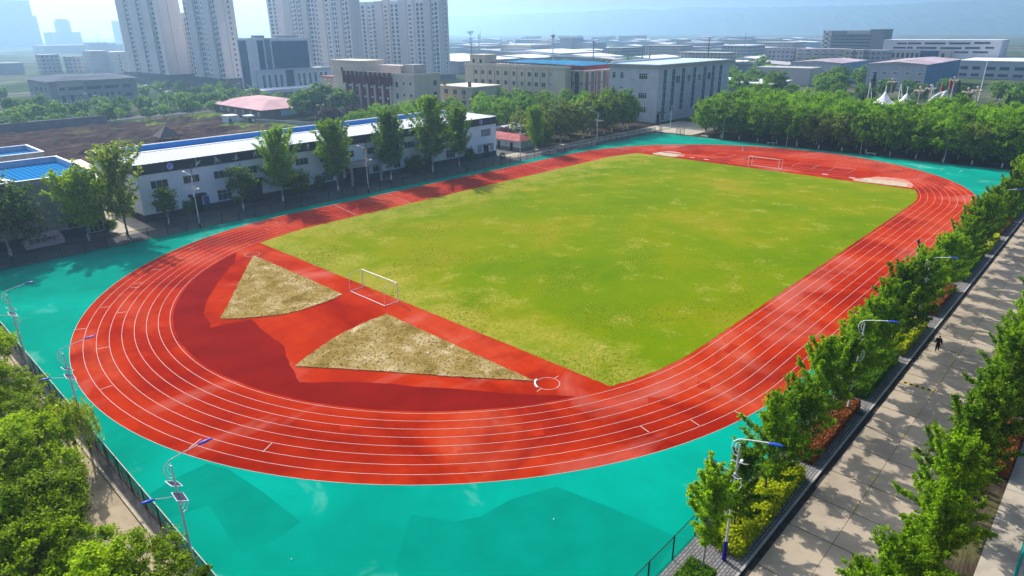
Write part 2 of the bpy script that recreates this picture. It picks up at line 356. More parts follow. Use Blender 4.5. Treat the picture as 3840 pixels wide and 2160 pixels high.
# bare earth behind the halls as a rough grid
def rough(x0,x1,y0,y1,nx,ny,amp,sd,name,mat,hump=None):
    r = np.random.default_rng(sd); g = G()
    H = r.normal(size=(ny+1,nx+1)); H2 = r.normal(size=((ny+1)//6+3,(nx+1)//6+3))
    vs = []
    for j in range(ny+1):
        for i in range(nx+1):
            e = min(i, nx-i, j, ny-j); k = min(1, e/3)
            u, v = i/6, j/6; a, b = int(u), int(v); fu, fv = u-a, v-b
            L = (H2[b,a]*(1-fu)+H2[b,a+1]*fu)*(1-fv)+(H2[b+1,a]*(1-fu)+H2[b+1,a+1]*fu)*fv
            z = 0.0+k*amp*max(0, 0.9+0.55*L+0.4*H[j,i])
            vs.append((x0+(x1-x0)*i/nx, y0+(y1-y0)*j/ny, z+0.0))
    g.add(vs, [(j*(nx+1)+i, j*(nx+1)+i+1, (j+1)*(nx+1)+i+1, (j+1)*(nx+1)+i) for j in range(ny) for i in range(nx)])
    return struct(name, g, mat)
rough(-150,22,104,218,86,57,0.55,3,'bare_earth',M_EARTH)
M_WEED = m_earth('weedy_grass', ((0.3,(0.05,0.08,0.01)),(0.5,(0.10,0.15,0.02)),(0.62,(0.16,0.22,0.03)),(0.75,(0.26,0.25,0.10))))
rough(2,25,152,180,18,20,0.5,7,'weedy_grass',M_WEED); rough(-12,24,196,217.5,26,14,0.8,8,'weedy_grass',M_WEED)
g = G(); g.flat(rect(-1500,1500,225.5,236.5), -0.02); struct('road', g, M_ASPH)
g = G(); g.flat(rect(-60,400,400,412), -0.02); struct('road', g, M_ASPH)
g = G(); g.flat(rect(205,217,-900,900), -0.015); struct('road', g, M_ASPH)

# sports ground
g = G(); g.flat(rect(-88.85,90.2,-49.45,49.6), 0.0); struct('sports_ground', g, M_TEAL)
M_TEAL2 = plain('newer_teal_patch', (0.0,0.205,0.146), 0.8, 0.10, 0.4, spec=0.0)
g = G()
g.flat([(-88.3,-18.1),(-85.9,-17.6),(-83.9,-17.6),(-83.1,-19.4),(-82.6,-24),(-82.4,-28.9),(-84.3,-29.2),(-86.5,-28.8),(-86.2,-25),(-85.9,-22.6),(-87.4,-22.1),(-88.4,-21.8)], 0.004)
g.flat([(-76.8,-33.9),(-75.3,-36.6),(-73.7,-37.6),(-71,-37.9),(-67.7,-39.4),(-66.9,-43.5),(-66.3,-48.6),(-69.2,-49.0),(-75,-49.2),(-84,-49.2),(-82.5,-42),(-80.5,-36.9),(-78.4,-35.2)], 0.004)
g.flat([(72.3,-37.2),(73.2,-37.6),(73.1,-41.2),(72.4,-41.6)], 0.004); struct('teal_patches', g, M_TEAL2)
g = G(); g.flat(stad(RO), 0.004); struct('running_track', g, M_RED)
M_RED2 = plain('old_dark_red_rubber', (0.185,0.009,0.006), 0.8, 0.16, 0.25, spec=0.0)
g = G(); pts = []
for i in range(41):
    t = R(118+(244-118)*i/40); pts.append((-HL+(RI-0.35)*math.cos(t), (RI-0.35)*math.sin(t)))
rs = random.Random(5)
inner = [(-60.5,-27.5),(-64.5,-21.5),(-68.5,-15.5),(-72.3,-11.4),(-71.2,-7.6),(-69.4,-3.4),(-69.0,1.5),(-68.4,6.2),(-70.6,7.0),(-72.6,7.3),(-71.9,9.6),(-71.3,12.2),(-68.4,17.2),(-64.6,22.4),(-60.5,27.0)]
den = []
for a, b in zip(inner, inner[1:]+[None]):
    den.append(a)
    if b: den += [(a[0]+(b[0]-a[0])*t+rs.uniform(-.12,.12), a[1]+(b[1]-a[1])*t+rs.uniform(-.12,.12)) for t in (.25,.5,.75)]
g.flat(pts+den, 0.008); struct('dark_track_patch', g, M_RED2)
# lane lines and marks
g = G()
for k in range(9):
    wd = 0.034; r = RI+1.22*k
    ringmesh(g, r-wd/2, r+wd/2, 0.012)
for a, b in (((-83.2,18.4),(-82.2,17.8)),((-79.1,23.4),(-78.2,22.8)),((-74.2,27.9),(-73.4,27.2)),((-78.3,20.0),(-77.4,19.5)),((-83.2,11.1),(-82.1,10.7)),((-85.8,1.3),(-84.7,1.3)),((-49.3,-44.4),(-49.4,-45.4)),((-53.1,-42.2),(-53.4,-43.2)),((-56.8,-39.6),(-57.1,-40.6)),((-84.0,-14.5),(-82.8,-13.9)),((-80.2,-19.4),(-79.1,-18.8))):
    strip(g, a, b, 0.06, 0.016)
for ang in (112, 118, 124, 131, 138, 96, 101):
    t = R(ang); k = int(ang) % 7
    strip(g, (-HL+(RI+1.22*k)*math.cos(t), (RI+1.22*k)*math.sin(t)), (-HL+(RI+1.22*(k+1))*math.cos(t), (RI+1.22*(k+1))*math.sin(t)), 0.05, 0.016)
for x in (-33.0, -20.5, 22.0): strip(g, (x, RI), (x+1.6, RO), 0.06, 0.016)
for y0, y1 in ((16.6,5.4),(-4.6,-17.5)):
    for x in (63.4, 68.9): strip(g, (x,y0), (x,y1), 0.055, 0.016)
for y in (16.6,12.2,8.4,5.4,-4.6,-9.3,-13.2,-17.5): strip(g, (63.4,y), (68.9,y), 0.055, 0.020)
for y in (-27.7,-32.4,-36.1): strip(g, (80.2,y), (83.6,y), 0.07, 0.012)
for y in (-1.2, 1.3): strip(g, (57.0+.6, -34+1), (57.0+.6, 30), 0.05, 0.014) if y < 0 else strip(g, (60.9, -20), (60.9, 20), 0.05, 0.014)
def circle(g, x, y, r, wd, z, n=40):
    g.add([(x+(r-wd)*math.cos(2*math.pi*i/n), y+(r-wd)*math.sin(2*math.pi*i/n), z) for i in range(n)]+[(x+r*math.cos(2*math.pi*i/n), y+r*math.sin(2*math.pi*i/n), z) for i in range(n)],
          [(i, n+i, n+(i+1)%n, (i+1)%n) for i in range(n)])
circle(g, -56.55, -29.15, 1.15, 0.045, 0.016); circle(g, -56.7, 29.1, 1.1, 0.035, 0.016)
strip(g, (-55.4,-29.0), (-54.7,-28.95), 0.05, 0.016); strip(g, (-57.7,-29.3), (-58.4,-29.38), 0.05, 0.016)
struct('lane_lines', g, M_LINE)
g = G(); rs = random.Random(12)
for x, y, a, l, wd in ((-44.5,-42.6,20,1.6,1.1),(-47.0,-40.2,26,1.2,1.2),(-38.2,-38.6,4,2.4,.9),(-24.0,-40.5,0,3.0,.8),(-52.5,-38.2,35,1.1,1.0),(-63.0,-33.5,48,1.8,.9),(-73.6,-21.0,70,1.6,.9),(-12.0,-43.8,0,1.8,1.0),(-80.2,6.0,95,1.5,.8),(8.0,-39.4,0,2.6,.9)):
    d = Vector((math.cos(R(a)), -math.sin(R(a)), 0))*l/2; strip(g, (x-d.x,y+d.y), (x+d.x,y-d.y), wd, 0.009)
struct('track_repair_patches', g, plain('patched_red_rubber', (0.34,0.022,0.006), .8, .12, .6, spec=0.0))
# grass pitch, ragged along the kerb
rs = random.Random(8); pts = []
def rag(a, b, n, amp):
    for i in range(n):
        t = i/n; pts.append((a[0]+(b[0]-a[0])*t+rs.uniform(-amp,amp), a[1]+(b[1]-a[1])*t+rs.uniform(-amp,amp)))
RG = 36.05
tn = math.acos((53.05-HL)/RG); yn = RG*math.sin(tn); tf = math.acos((54.6-HL)/RG); yf = RG*math.sin(tf)
rag((-53.05,yn), (-53.05,-yn), 130, 0.05)
for i in range(30):
    t = math.pi+tn+(math.pi/2-tn)*i/30; pts.append((-HL+RG*math.cos(t), RG*math.sin(t)-rs.uniform(-.1,.05)))
rag((-HL,-RG), (HL,-RG), 200, 0.09)
for i in range(30):
    t = -math.pi/2+(math.pi/2-tf)*i/30; pts.append((HL+RG*math.cos(t), RG*math.sin(t)))
rag((54.6,-yf), (54.6,yf), 110, 0.1)
for i in range(30):
    t = tf+(math.pi/2-tf)*i/30; pts.append((HL+RG*math.cos(t), RG*math.sin(t)))
rag((HL,RG-.2), (-HL,RG-.2), 200, 0.22)
for i in range(30):
    t = math.pi/2+(math.pi/2-tn)*i/30; pts.append((-HL+RG*math.cos(t), RG*math.sin(t)-.2+rs.uniform(-.15,.1)))
g = G(); g.flat(pts, 0.02); struct('football_pitch', g, M_GRASS)
def ragpoly(base, amp, per=0.6):
    o = []
    for a, b in zip(base, base[1:]+base[:1]):
        n = max(1, int(math.dist(a,b)/per))
        o += [(a[0]+(b[0]-a[0])*i/n+rs.uniform(-amp,amp), a[1]+(b[1]-a[1])*i/n+rs.uniform(-amp,amp)) for i in range(n)]
    return o
D1 = [(-56.9,28.3),(-56.7,16),(-56.8,4.9),(-59,4.35),(-61.3,4.2),(-63.2,4.25),(-64.8,4.6),(-66.5,5.4),(-67.9,6.4),(-69.6,7.7),(-70.8,9.0),(-67.3,13.7),(-64,18.4),(-60.4,23.5)]
D2 = [(-57.1,-27.9),(-57.0,-17),(-56.8,-4.5),(-59.2,-4.5),(-61.7,-4.8),(-64.2,-5.3),(-66.6,-6.2),(-69,-7.2),(-71,-8.2),(-68,-12.3),(-64.8,-16.9),(-61,-22.5)]
g = G(); g.prism(ragpoly(D1, 0.07), 0.012, 0.07); g.prism(ragpoly(D2, 0.07), 0.012, 0.07); struct('throwing_sectors', g, M_DRY)
g = G(); g.flat(ragpoly([(55.3,23.0),(58.4,21.4),(60.8,23.2),(62.6,25.5),(63.2,27.6),(61.5,29.5),(58.6,30.6),(55.9,30.4)], 0.25), 0.014)
g.flat(ragpoly([(55.3,-20.8),(57.5,-20.5),(60,-22),(63.5,-24),(64.5,-27),(63,-30),(60,-31.6),(56,-32.3)], 0.25), 0.014)
M_SPILL = plain('sandy_red_rubber', (0.50,0.22,0.16), 0.85, 0.25, 0.7); struct('spilled_sand', g, M_SPILL)
g = G(); g.prism(ragpoly([(55.6,23.2),(59.6,23.0),(59.9,29.6),(55.8,29.8)], 0.06), 0.016, 0.05); g.prism(ragpoly([(55.6,-22.4),(59.9,-22.2),(60.3,-30.8),(56.0,-31.4)], 0.06), 0.016, 0.05); struct('sand_pits', g, M_SAND)
g = G(); g.box(60.0,60.15,22.9,29.8,0.01,0.10); g.box(55.6,60,29.9,30.05,0.01,0.10); struct('pit_kerb', g, M_RED2)

# loose tufts: dry straw on the sectors, bleached tufts over the near half of the pitch
def inpoly(p, x, y):
    c = False
    for (x0,y0),(x1,y1) in zip(p, p[1:]+p[:1]):
        if (y0 > y) != (y1 > y) and x < (x1-x0)*(y-y0)/(y1-y0)+x0: c = not c
    return c
def tufts(name, pts, size, mat, seed):
    r = np.random.default_rng(seed); P = np.array(pts); n = len(P); az = r.random(n)*6.283; s = size*(.5+r.random(n)); le = r.normal(size=(n,2))*.5
    dx, dy = np.cos(az)*s, np.sin(az)*s; h = s*(0.5+.6*r.random(n)); tx, ty = le[:,0]*h, le[:,1]*h
    V = np.stack([np.stack([P[:,0]-dx,P[:,1]-dy,P[:,2]],1), np.stack([P[:,0]+dx,P[:,1]+dy,P[:,2]],1), np.stack([P[:,0]+dx*.7+tx,P[:,1]+dy*.7+ty,P[:,2]+h],1), np.stack([P[:,0]-dx*.8+tx,P[:,1]-dy*.8+ty,P[:,2]+h*.8],1)], 1)
    me = np_quads(name, V, mat, r.random(n)); o = bpy.data.objects.new(name, me); col.objects.link(o); tag(o, kind='stuff'); return o
M_TUFT = leafy('straw_tufts', (0.25,0.18,0.05), (0.58,0.45,0.22), 0.3); M_GTUFT = leafy('pitch_tufts', (0.13,0.19,0.003), (0.34,0.36,0.04), 0.35)
rs2 = random.Random(31); pts_ = []
while len(pts_) < 5000:
    x, y = rs2.uniform(-71.5,-56.5), rs2.uniform(-28.5,28.5)
    if inpoly(D1, x, y) or inpoly(D2, x, y): pts_.append((x,y,0.07))
tufts('dry_grass', pts_, 0.085, M_TUFT, 1); pts_ = []
while len(pts_) < 10000:
    x = -53+abs(rs2.gauss(0,1))*26; y = rs2.uniform(-35.5,35.5)
    if x < 50 and (abs(x) < HL or math.hypot(abs(x)-HL,y) < 35.8):
        if math.sin(x*.31+1.7*math.sin(y*.23))+math.sin(y*.37+1.3*math.sin(x*.19))+rs2.gauss(0,.5) > .55: pts_.append((x,y,0.02))
tufts('grass', pts_, 0.075, M_GTUFT, 2)
# pavement, kerb, road on the right
g = G(); g.flat(rect(-95,130,-52.85,-49.45), 0.012); struct('sidewalk', g, M_PAVER)
g = G()
for i in range(225): g.box(-95+i, -95+i+0.985, -53.02, -52.85, -0.05, 0.03)
for i in range(225): g.box(-95+i, -95+i+0.985, -59.72, -59.55, -0.12, 0.03)
struct('kerb', g, M_KERB)
g = G(); g.flat(rect(-140,140,-53.42,-53.02), -0.125); struct('gutter', g, plain('dirty_gutter', (0.05,0.045,0.042), 0.9, 0.3, 2))
g = G(); rs = random.Random(3); x = -100.0; xs = [-64.9,-59.9,-55.9,-52.0,-47.6,-43.8,-39.6,-35.7,-31.4,-27.2,-23.3,-19.3,-15.6,-11.2,-7.4,-3.4]
xs = [-100,-95,-90,-86,-82,-78,-74,-69.3]+xs+[0.6+4.0*i for i in range(33)]
for a, b in zip(xs, xs[1:]):
    for y0, y1 in ((-53.42,-56.22),(-56.25,-59.55)): g.box(a+0.04, b-0.04, y1, y0, -0.3, -0.12+rs.uniform(-.003,.003))
struct('road', g, M_CONC)
g = G(); g.flat(rect(-140,140,-59.55,-53.42), -0.16); struct('road_joints', g, plain('tarry_road_joint', (0.035,0.03,0.027), 0.8, 0.2, 3))
M_YEL = plain('faded_yellow_paint', (0.48,0.36,0.12), 0.8, 0.3, 1.2)
g = G(); rs = random.Random(9)
for i in range(42):
    if rs.random() < 0.62: strip(g, (-96+4*i+rs.uniform(0,.6), -56.16), (-96+4*i+rs.uniform(1.2,3.4), -56.16), rs.uniform(.07,.13), -0.112)
struct('yellow_centre_line', g, M_YEL)
g = G(); g.flat(rect(-140,140,-63.5,-59.72), -0.03); struct('soil', g, M_SOIL)
g = G(); g.flat(rect(-140,140,-66.2,-63.5), -0.01); struct('path', g, M_PALE)
g = G(); g.flat(rect(-140,40,-100,-66.2), 0.0); struct('sports_court', g, plain('red_court_coating', (0.36,0.05,0.03), 0.7, 0.2, 0.3))
# outside the near fence: paved strip, kerb, sandy bank
g = G(); g.flat(rect(-89.75,-88.85,-62,49.6), 0.006); struct('pavement_strip', g, plain('dark_dusty_paving', (0.16,0.15,0.14), 0.9, 0.25, 1.2))
g = G()
for i in range(112): g.box(-89.93,-89.75,-62+i,-62+i+.98,-0.1,0.13)
struct('kerb', g, plain('sandy_kerb_stone', (0.42,0.36,0.27), 0.85, 0.2, 2))
g = G(); g.flat(rect(-140,-89.93,-62,49.6), -0.02); struct('sandy_soil', g, m_concrete('sandy_bank_soil', (0.40,0.32,0.22), 0.6))
# hills
g = G(); r_ = np.random.default_rng(21)
def ridge(g, pts, depth, base=-2):
    n = len(pts); rows = 7; vs = []
    for k in range(rows):
        t = k/(rows-1)
        for i, (x, y, h) in enumerate(pts):
            hh = base+(h-base)*(t**0.8)+(r_.normal()*3.0*math.sin(math.pi*t) if 0<k<rows-1 else (r_.normal()*1.2 if k==rows-1 else 0))
            vs.append((x-depth*(1-t)+r_.normal()*8*(0<k<rows-1), y-depth*0.5*(1-t), hh))
    for i, (x, y, h) in enumerate(pts): vs.append((x+400, y+200, h*0.9))
    rows += 1
    g.add(vs, [(k*n+i+1, k*n+i, (k+1)*n+i, (k+1)*n+i+1) for k in range(rows-1) for i in range(n-1)])
prof = [(6165,135),(4975,143),(3918,150),(3207,153),(2765,160),(2527,145),(2340,162),(2051,150),(1779,145),(1466,143),(1286,141),(1116,138),(793,148),(514,155),(147,169),(-295,179),(-805,186),(-1485,179)]
pts = []
for (y0,h0),(y1,h1) in zip(prof, prof[1:]):
    for i in range(10): pts.append((4149, y0+(y1-y0)*i/10, h0+(h1-h0)*i/10+random.uniform(-1.2,1.2)))
ridge(g, pts, 700)
def m_hill():
    m, nt, bs = _mat('hill_scrub'); v = _coord(nt); n = _noise(nt, v, 0.01, 8, 0.7)
    nt.links.new(_ramp(nt, n, ((0.35,(0.03,0.05,0.03)),(0.6,(0.07,0.09,0.05)),(0.75,(0.14,0.13,0.10)))), bs.inputs['Base Color']); bs.inputs['Roughness'].default_value = 1.0; bs.inputs['Specular IOR Level'].default_value = 0.0
    return m
struct('hills', g, m_hill())
# ================================================================ plants
M_BARK = plain('grey_brown_bark', (0.13,0.10,0.075), 0.9, 0.3, 6, bump=0.4); M_PALEBARK = plain('pale_bark', (0.34,0.31,0.27), 0.9, 0.25, 5, bump=0.3)
M_WHITEWASH = plain('whitewash', (0.75,0.74,0.70), 0.85, 0.1, 4)
M_GINK = leafy('ginkgo_leaves', (0.022,0.075,0.004), (0.25,0.43,0.012), 0.42)
M_GINK2 = leafy('ginkgo_leaves_fresh', (0.09,0.22,0.008), (0.34,0.52,0.03), 0.5)
M_PLANE = leafy('poplar_leaves', (0.018,0.065,0.006), (0.23,0.40,0.025), 0.42)
M_DARK = leafy('camphor_leaves', (0.02,0.06,0.010), (0.12,0.22,0.02), 0.35)
M_ASH = leafy('pale_ash_leaves', (0.08,0.14,0.02), (0.27,0.36,0.09), 0.5)
M_WOOD = leafy('wood_leaves', (0.014,0.05,0.002), (0.23,0.44,0.002), 0.34, 0.3)
M_LOC = leafy('locust_leaves', (0.018,0.05,0.002), (0.36,0.53,0.012), 0.32)
M_WIL = leafy('willow_leaves', (0.11,0.19,0.008), (0.36,0.45,0.05), 0.45)
M_OLIVE = leafy('olive_leaves', (0.05,0.085,0.012), (0.20,0.27,0.05), 0.4)
M_PLUM = leafy('purple_plum_leaves', (0.02,0.010,0.014), (0.07,0.035,0.045), 0.25)
M_CONI = leafy('conifer_needles', (0.008,0.028,0.014), (0.04,0.085,0.04), 0.15)
M_FAR = leafy('far_leaves', (0.02,0.075,0.008), (0.18,0.34,0.03), 0.35, 0.3)
M_HEDGE = leafy('clipped_hedge_leaves', (0.03,0.10,0.006), (0.14,0.28,0.012), 0.3)
M_YELH = leafy('golden_privet_leaves', (0.20,0.27,0.008), (0.50,0.56,0.015), 0.45)
M_BRNH = leafy('withered_hedge_leaves', (0.12,0.035,0.010), (0.36,0.13,0.045), 0.2)
M_HCORE = plain('hedge_twigs', (0.03,0.028,0.014), 0.95, 0.3, 4)

def limb_tree(seed, H, th, Rc, nl, leaves, lsize, mat, bark, e0=35, e1=65, spread=0.30, wash=True, tr=0.09, prof=None, up=0.4, twig=True, minlen=0.4):
    """trunk with ascending limbs, leaves clustered along each limb: spiky outline with gaps"""
    r = np.random.default_rng(seed); g = G()
    bend = r.normal(size=2)*0.012*H
    def trunk_at(z): t = z/H; return np.array([bend[0]*math.sin(t*3), bend[1]*math.sin(t*2.6), z])
    zs = np.linspace(0, H*0.93, 7)
    g.tube([trunk_at(z) for z in zs], [tr*(1-0.85*z/H) for z in zs], 7)
    P = []; O = []
    if prof is None: prof = lambda t: (math.sin(math.pi*min(1, (t*0.92+0.10)))**0.8)
    for i in range(nl):
        t = (i+0.5)/nl; t = t**1.15; z = th+(H*0.94-th)*t
        az = i*2.39996+r.normal()*0.3; el = R(e0+(e1-e0)*t+r.normal()*7)
        L = max(minlen, Rc*prof(t)/max(0.35, math.cos(el))*(0.62+0.7*r.random())); L = min(L, (H*1.06-z)/max(.2, math.sin(el))+.3)
        d = np.array([math.cos(az)*math.cos(el), math.sin(az)*math.cos(el), math.sin(el)])
        a = trunk_at(z); mid = a+d*L*0.55+np.array([0,0,-0.04*L]); b = a+d*L
        if twig: g.tube([a, mid, b], [tr*0.34*(1-.6*t), tr*0.2*(1-.6*t), 0.006], 4, cap=False)
        n = max(6, int(leaves*L/(nl*Rc*0.75))); kt = max(4, int(L*7)); per = max(3, n//kt)
        for q in range(kt):
            s = 0.12+0.88*((q+r.random())/kt)
            c = a+(mid-a)*min(1, s/0.55)+(b-mid)*max(0, (s-0.55)/0.45)
            td = d*0.55+r.normal(size=3)*0.62+np.array([0,0,.22]); td /= np.linalg.norm(td)
            tl = spread*Rc*2.5*(1.1-0.72*s)*(0.45+0.8*r.random()); u = r.random(per)**.8
            P.append(c[None]+td[None]*(u*tl)[:,None]+r.normal(size=(per,3))*(0.035+0.10*tl)); O.append(np.repeat(td[None]*.7, per, 0)+r.normal(size=(per,3))*.25)
    P = np.concatenate(P); O = np.concatenate(O); P[:,2] = np.maximum(P[:,2], th*0.75)
    return g, leaf_quads(P, lsize, r, O, up), r
def clump_tree(seed, H, th, Rc, nc, leaves, lsize, mat, bark, flat=0.8, crad=0.36, tr=0.14, up=0.6, lobes=1, droop=0.0, limbs=9):
    """rounded crown made of many leaf clumps round the outside of an uneven ellipsoid"""
    r = np.random.default_rng(seed); g = G()
    ch = (H-th); cz = th+ch*0.52
    g.tube([(0,0,0), (r.normal()*.05,r.normal()*.05,th*.6), (r.normal()*.1,r.normal()*.1,th+ch*.45)], [tr, tr*.8, tr*.35], 7)
    P = []; O = []; C = []
    for i in range(nc):
        u = 1-2*(i+.5)/nc; az = i*2.39996+r.normal()*.35; u = max(-0.9, u+r.normal()*.08)
        rr = math.sqrt(max(0, 1-u*u)); k = 0.62+0.38*r.random()
        if r.random() < 0.16: k *= 1.18
        c = np.array([Rc*rr*math.cos(az)*k, Rc*rr*math.sin(az)*k, cz+ch*0.5*u*k*flat+(0.05*ch)])
        C.append(c); n = int(leaves/nc*(0.6+0.8*r.random())); cr = Rc*crad*(0.7+0.6*r.random())
        kt = max(5, int(11*crad/.36)); per = max(3, n//kt); oc = (c-np.array([0,0,cz]))/Rc
        for k_ in range(kt):
            td = r.normal(size=3)*.75+oc*.75+np.array([0,0,.22]); td /= np.linalg.norm(td)
            tl = cr*(0.6+0.75*r.random()); u_ = r.random(per)**.75
            p = (c-oc*cr*.35)[None]+td[None]*(u_*tl*1.25)[:,None]+r.normal(size=(per,3))*(0.04+0.15*cr)*np.array([1,1,.75])
            if droop: p[:,2] -= droop*tl*u_**2
            P.append(p); O.append(np.repeat(td[None]*.6+oc[None]*.4, per, 0)+r.normal(size=(per,3))*.2)
    for i in range(limbs):
        c = C[(i*7+3) % nc]; z0 = th*(0.75+0.3*r.random())
        g.tube([(0,0,z0), tuple(c*0.5+np.array([0,0,z0*.35])), tuple(c)], [tr*.4, tr*.22, .02], 4, cap=False)
    P = np.concatenate(P); O = np.concatenate(O); P[:,2] = np.maximum(P[:,2], th*.55)
    return g, leaf_quads(P, lsize, r, O, up, droop=droop), r
def cone_tree(seed, H, Rc, leaves, lsize):
    r = np.random.default_rng(seed); g = G(); g.cyl(0, 0, 0, H*.9, .14, .03, 6)
    t = r.random(leaves)**0.7; lay = np.floor(t*11)/11+0.04*r.random(leaves)
    az = r.random(leaves)*2*math.pi; rad = Rc*(1-t)*(0.35+0.65*r.random(leaves)**.5)*(0.8+0.3*np.sin(az*5+lay*40))
    P = np.stack([rad*np.cos(az), rad*np.sin(az), 0.08*H+lay*0.9*H-rad*0.25], 1)
    return g, leaf_quads(P, lsize, r, np.stack([np.cos(az),np.sin(az),0*az],1)*.6, .3), r
LIB = {}
def species(key, gen, mat, bark, wash=0.0, wash_r=0.1):
    """hidden nowhere: the first placement uses this object itself, later ones copy it"""
    g, V, r = gen
    root = thing(key, None, 'tree')
    tr = g.build('trunk', bark, root, True)
    me = np_quads('crown', V, mat, r.random(len(V))); c = bpy.data.objects.new('crown', me); col.objects.link(c); c.parent = root
    if wash:
        w_ = G(); w_.cyl(0, 0, 0.0, wash, wash_r*1.06, wash_r*1.0, 8); w_.build('whitewash', M_WHITEWASH, tr)
    return [root, False]
def put(lib, x, y, rot, s, label, group=None, cat='tree', z=0.0, name=None):
    root, used = lib
    if not used:
        lib[1] = True; root.location = (x,y,z); root.rotation_euler = (0,0,rot); root.scale = (s,)*3 if not isinstance(s, tuple) else s
        o = root; o['label'] = label
        if group: o['group'] = group
    else:
        o = dup(root, (x,y,z), rot, s, label, group)
        if group is None and 'group' in o: del o['group']
    o['category'] = cat
    return o
rp = random.Random(77)
def rr(): return rp.uniform(0, 6.283)

# --- ginkgo rows beside the road
GK = [species('ginkgo_tree', limb_tree(30+i, 8.3, 2.2, 2.1+.13*i, 40, 17000, 0.085, M_GINK, M_BARK, 24, 74, 0.14, prof=lambda t: .22+.95*(1-t)**.85 if t > .08 else .8), M_GINK, M_BARK, 0.75, 0.095) for i in range(4)]
GKF = [species('ginkgo_tree', limb_tree(50, 7.2, 2.0, 1.5, 34, 13000, 0.08, M_GINK2, M_PALEBARK, 42, 76, 0.15), M_GINK2, M_PALEBARK, 0.5, 0.08)]
gx = [-67.9,-63.6,-58.8,-54.5,-49.9,-45.6,-41.3,-37.3,-33.7,-28.9,-25.0,-21.2,-16.3,-12.1,-8.0,-3.8,0.4,4.3,8.8,13.0,17.4,21.6,25.9,30.2,34.5,38.9,43.2,47.5,51.8,56.1,60.5,65.0,69.4,73.8]
plant_at = [(-80,-67.7,'by a low clipped hedge'),(-65.4,-54.6,'among golden shrubs'),(-52.5,-41.6,'in a withered brown hedge bed'),(-39.6,-29.7,'in a clipped green hedge bed'),(-28,-18.5,'among yellow shrubs'),(-14.7,-4.1,'in the small withered brown hedge bed'),(0.3,14.2,'in the long green hedge bed'),(15.8,25.1,'by far yellow shrubs'),(28,38.9,'in a far brown hedge bed'),(39.4,50.5,'in a far green hedge bed'),(52,62,'by the farthest yellow shrubs')]
for i, x in enumerate(gx):
    w_ = next((p[2] for p in plant_at if p[0]-1.2 <= x <= p[1]+1.2), 'on the sidewalk')
    if i == 0: put(GKF[0], x, -51.2, 0.3, 1.0, 'slim bright green ginkgo at the near end of the sidewalk row beside the blue-based lamp', 'ginkgos in the sidewalk row'); continue
    s = rp.uniform(.74, 1.10) if i > 3 else (0.74, 0.95, 0.84)[i-1]
    put(GK[i%4], x, -51.15, rr(), s, 'ginkgo %s along the sidewalk row, %s' % (ORD[i], w_), 'ginkgos in the sidewalk row')
gx2 = [-71.8,-67.2,-62.5,-57.9,-53.1,-48.5,-43.8,-39.2,-34.6,-30.1,-25.6,-21.0,-16.3,-11.8,-7.1,-2.5]
for i, x in enumerate(gx2):
    put(GK[(i+2)%4], x, -61.4+rp.uniform(-.25,.25), rr(), rp.uniform(.9,1.06), 'ginkgo %s from the near end in the row beyond the road' % ORD[i], 'ginkgos beyond the road')

# --- hedge beds
def hedge(name, x0, x1, y0, y1, h, mat, dens, lsize, label, cat, group, ragged=0.05, core=0.9, z=0.0, seed=0):
    r = np.random.default_rng(seed+int(abs(x0)*10)); root = thing(name, label, cat, ((x0+x1)/2,(y0+y1)/2,z), group)
    lx, ly = (x1-x0)/2, (y1-y0)/2
    g = G(); g.prism([(-lx*.97,-ly*core+.2),(-lx*.97+.2,-ly*core),(lx*.97-.2,-ly*core),(lx*.97,-ly*core+.2),(lx*.97,ly*core-.2),(lx*.97-.2,ly*core),(-lx*.97+.2,ly*core),(-lx*.97,ly*core-.2)], 0, h*core)
    o = G(); o.v = [(v[0]+root.location.x, v[1]+root.location.y, v[2]+z) for v in g.v]; o.f = g.f; o.m = g.m; o.build('twigs', M_HCORE, root)
    A = 4*lx*ly; S = 4*(lx+ly)*h; nt_, ns = int(A*dens), int(S*dens*0.8)
    u = r.uniform(-1,1,(nt_,2)); top = np.stack([u[:,0]*lx, u[:,1]*ly, h+r.normal(size=nt_)*ragged+ragged*1.2*np.sin(u[:,0]*lx*2.3)*np.sin(u[:,1]*ly*3+1)], 1)
    k = r.random(ns)*4*(lx+ly); sx = np.empty((ns,3)); sx[:,2] = r.random(ns)*h
    for j in range(ns):
        q = k[j]
        if q < 2*lx: sx[j,:2] = (q-lx, -ly)
        elif q < 2*lx+2*ly: sx[j,:2] = (lx, q-2*lx-ly)
        elif q < 4*lx+2*ly: sx[j,:2] = (q-3*lx-2*ly, ly)
        else: sx[j,:2] = (-lx, q-4*lx-3*ly)
    sx += r.normal(size=sx.shape)*ragged*.8; sx[:,2] = np.abs(sx[:,2])
    P = np.concatenate([top, sx]); O = np.concatenate([np.tile([0,0,1.0],(nt_,1)), np.stack([sx[:,0]/lx, sx[:,1]/ly, 0.3+0*sx[:,0]],1)])
    me = np_quads('foliage', leaf_quads(P, lsize, r, O*.7, .5, 0.7), mat, r.random(len(P))); c = bpy.data.objects.new('foliage', me); col.objects.link(c); c.parent = root
    return root
hg = 'hedge beds along the sidewalk'
hedge('hedge', -78,-67.75,-52.0,-50.35,0.55,M_HEDGE,420,0.075,'low clipped green hedge at the bottom edge below the slim ginkgo','hedge',hg)
hedge('shrub_bed', -65.3,-54.6,-52.25,-50.55,0.85,M_YELH,230,0.12,'bushy golden shrub bed around the white-footed near ginkgos','shrubs',hg,0.16)
hedge('hedge', -52.5,-41.6,-52.2,-50.5,0.8,M_BRNH,420,0.075,'large withered brown hedge bed nearest the camera on the sidewalk','hedge',hg)
hedge('hedge', -39.6,-29.7,-52.1,-50.4,0.8,M_HEDGE,420,0.075,'green clipped hedge bed opposite the yellow and black road bump','hedge',hg)
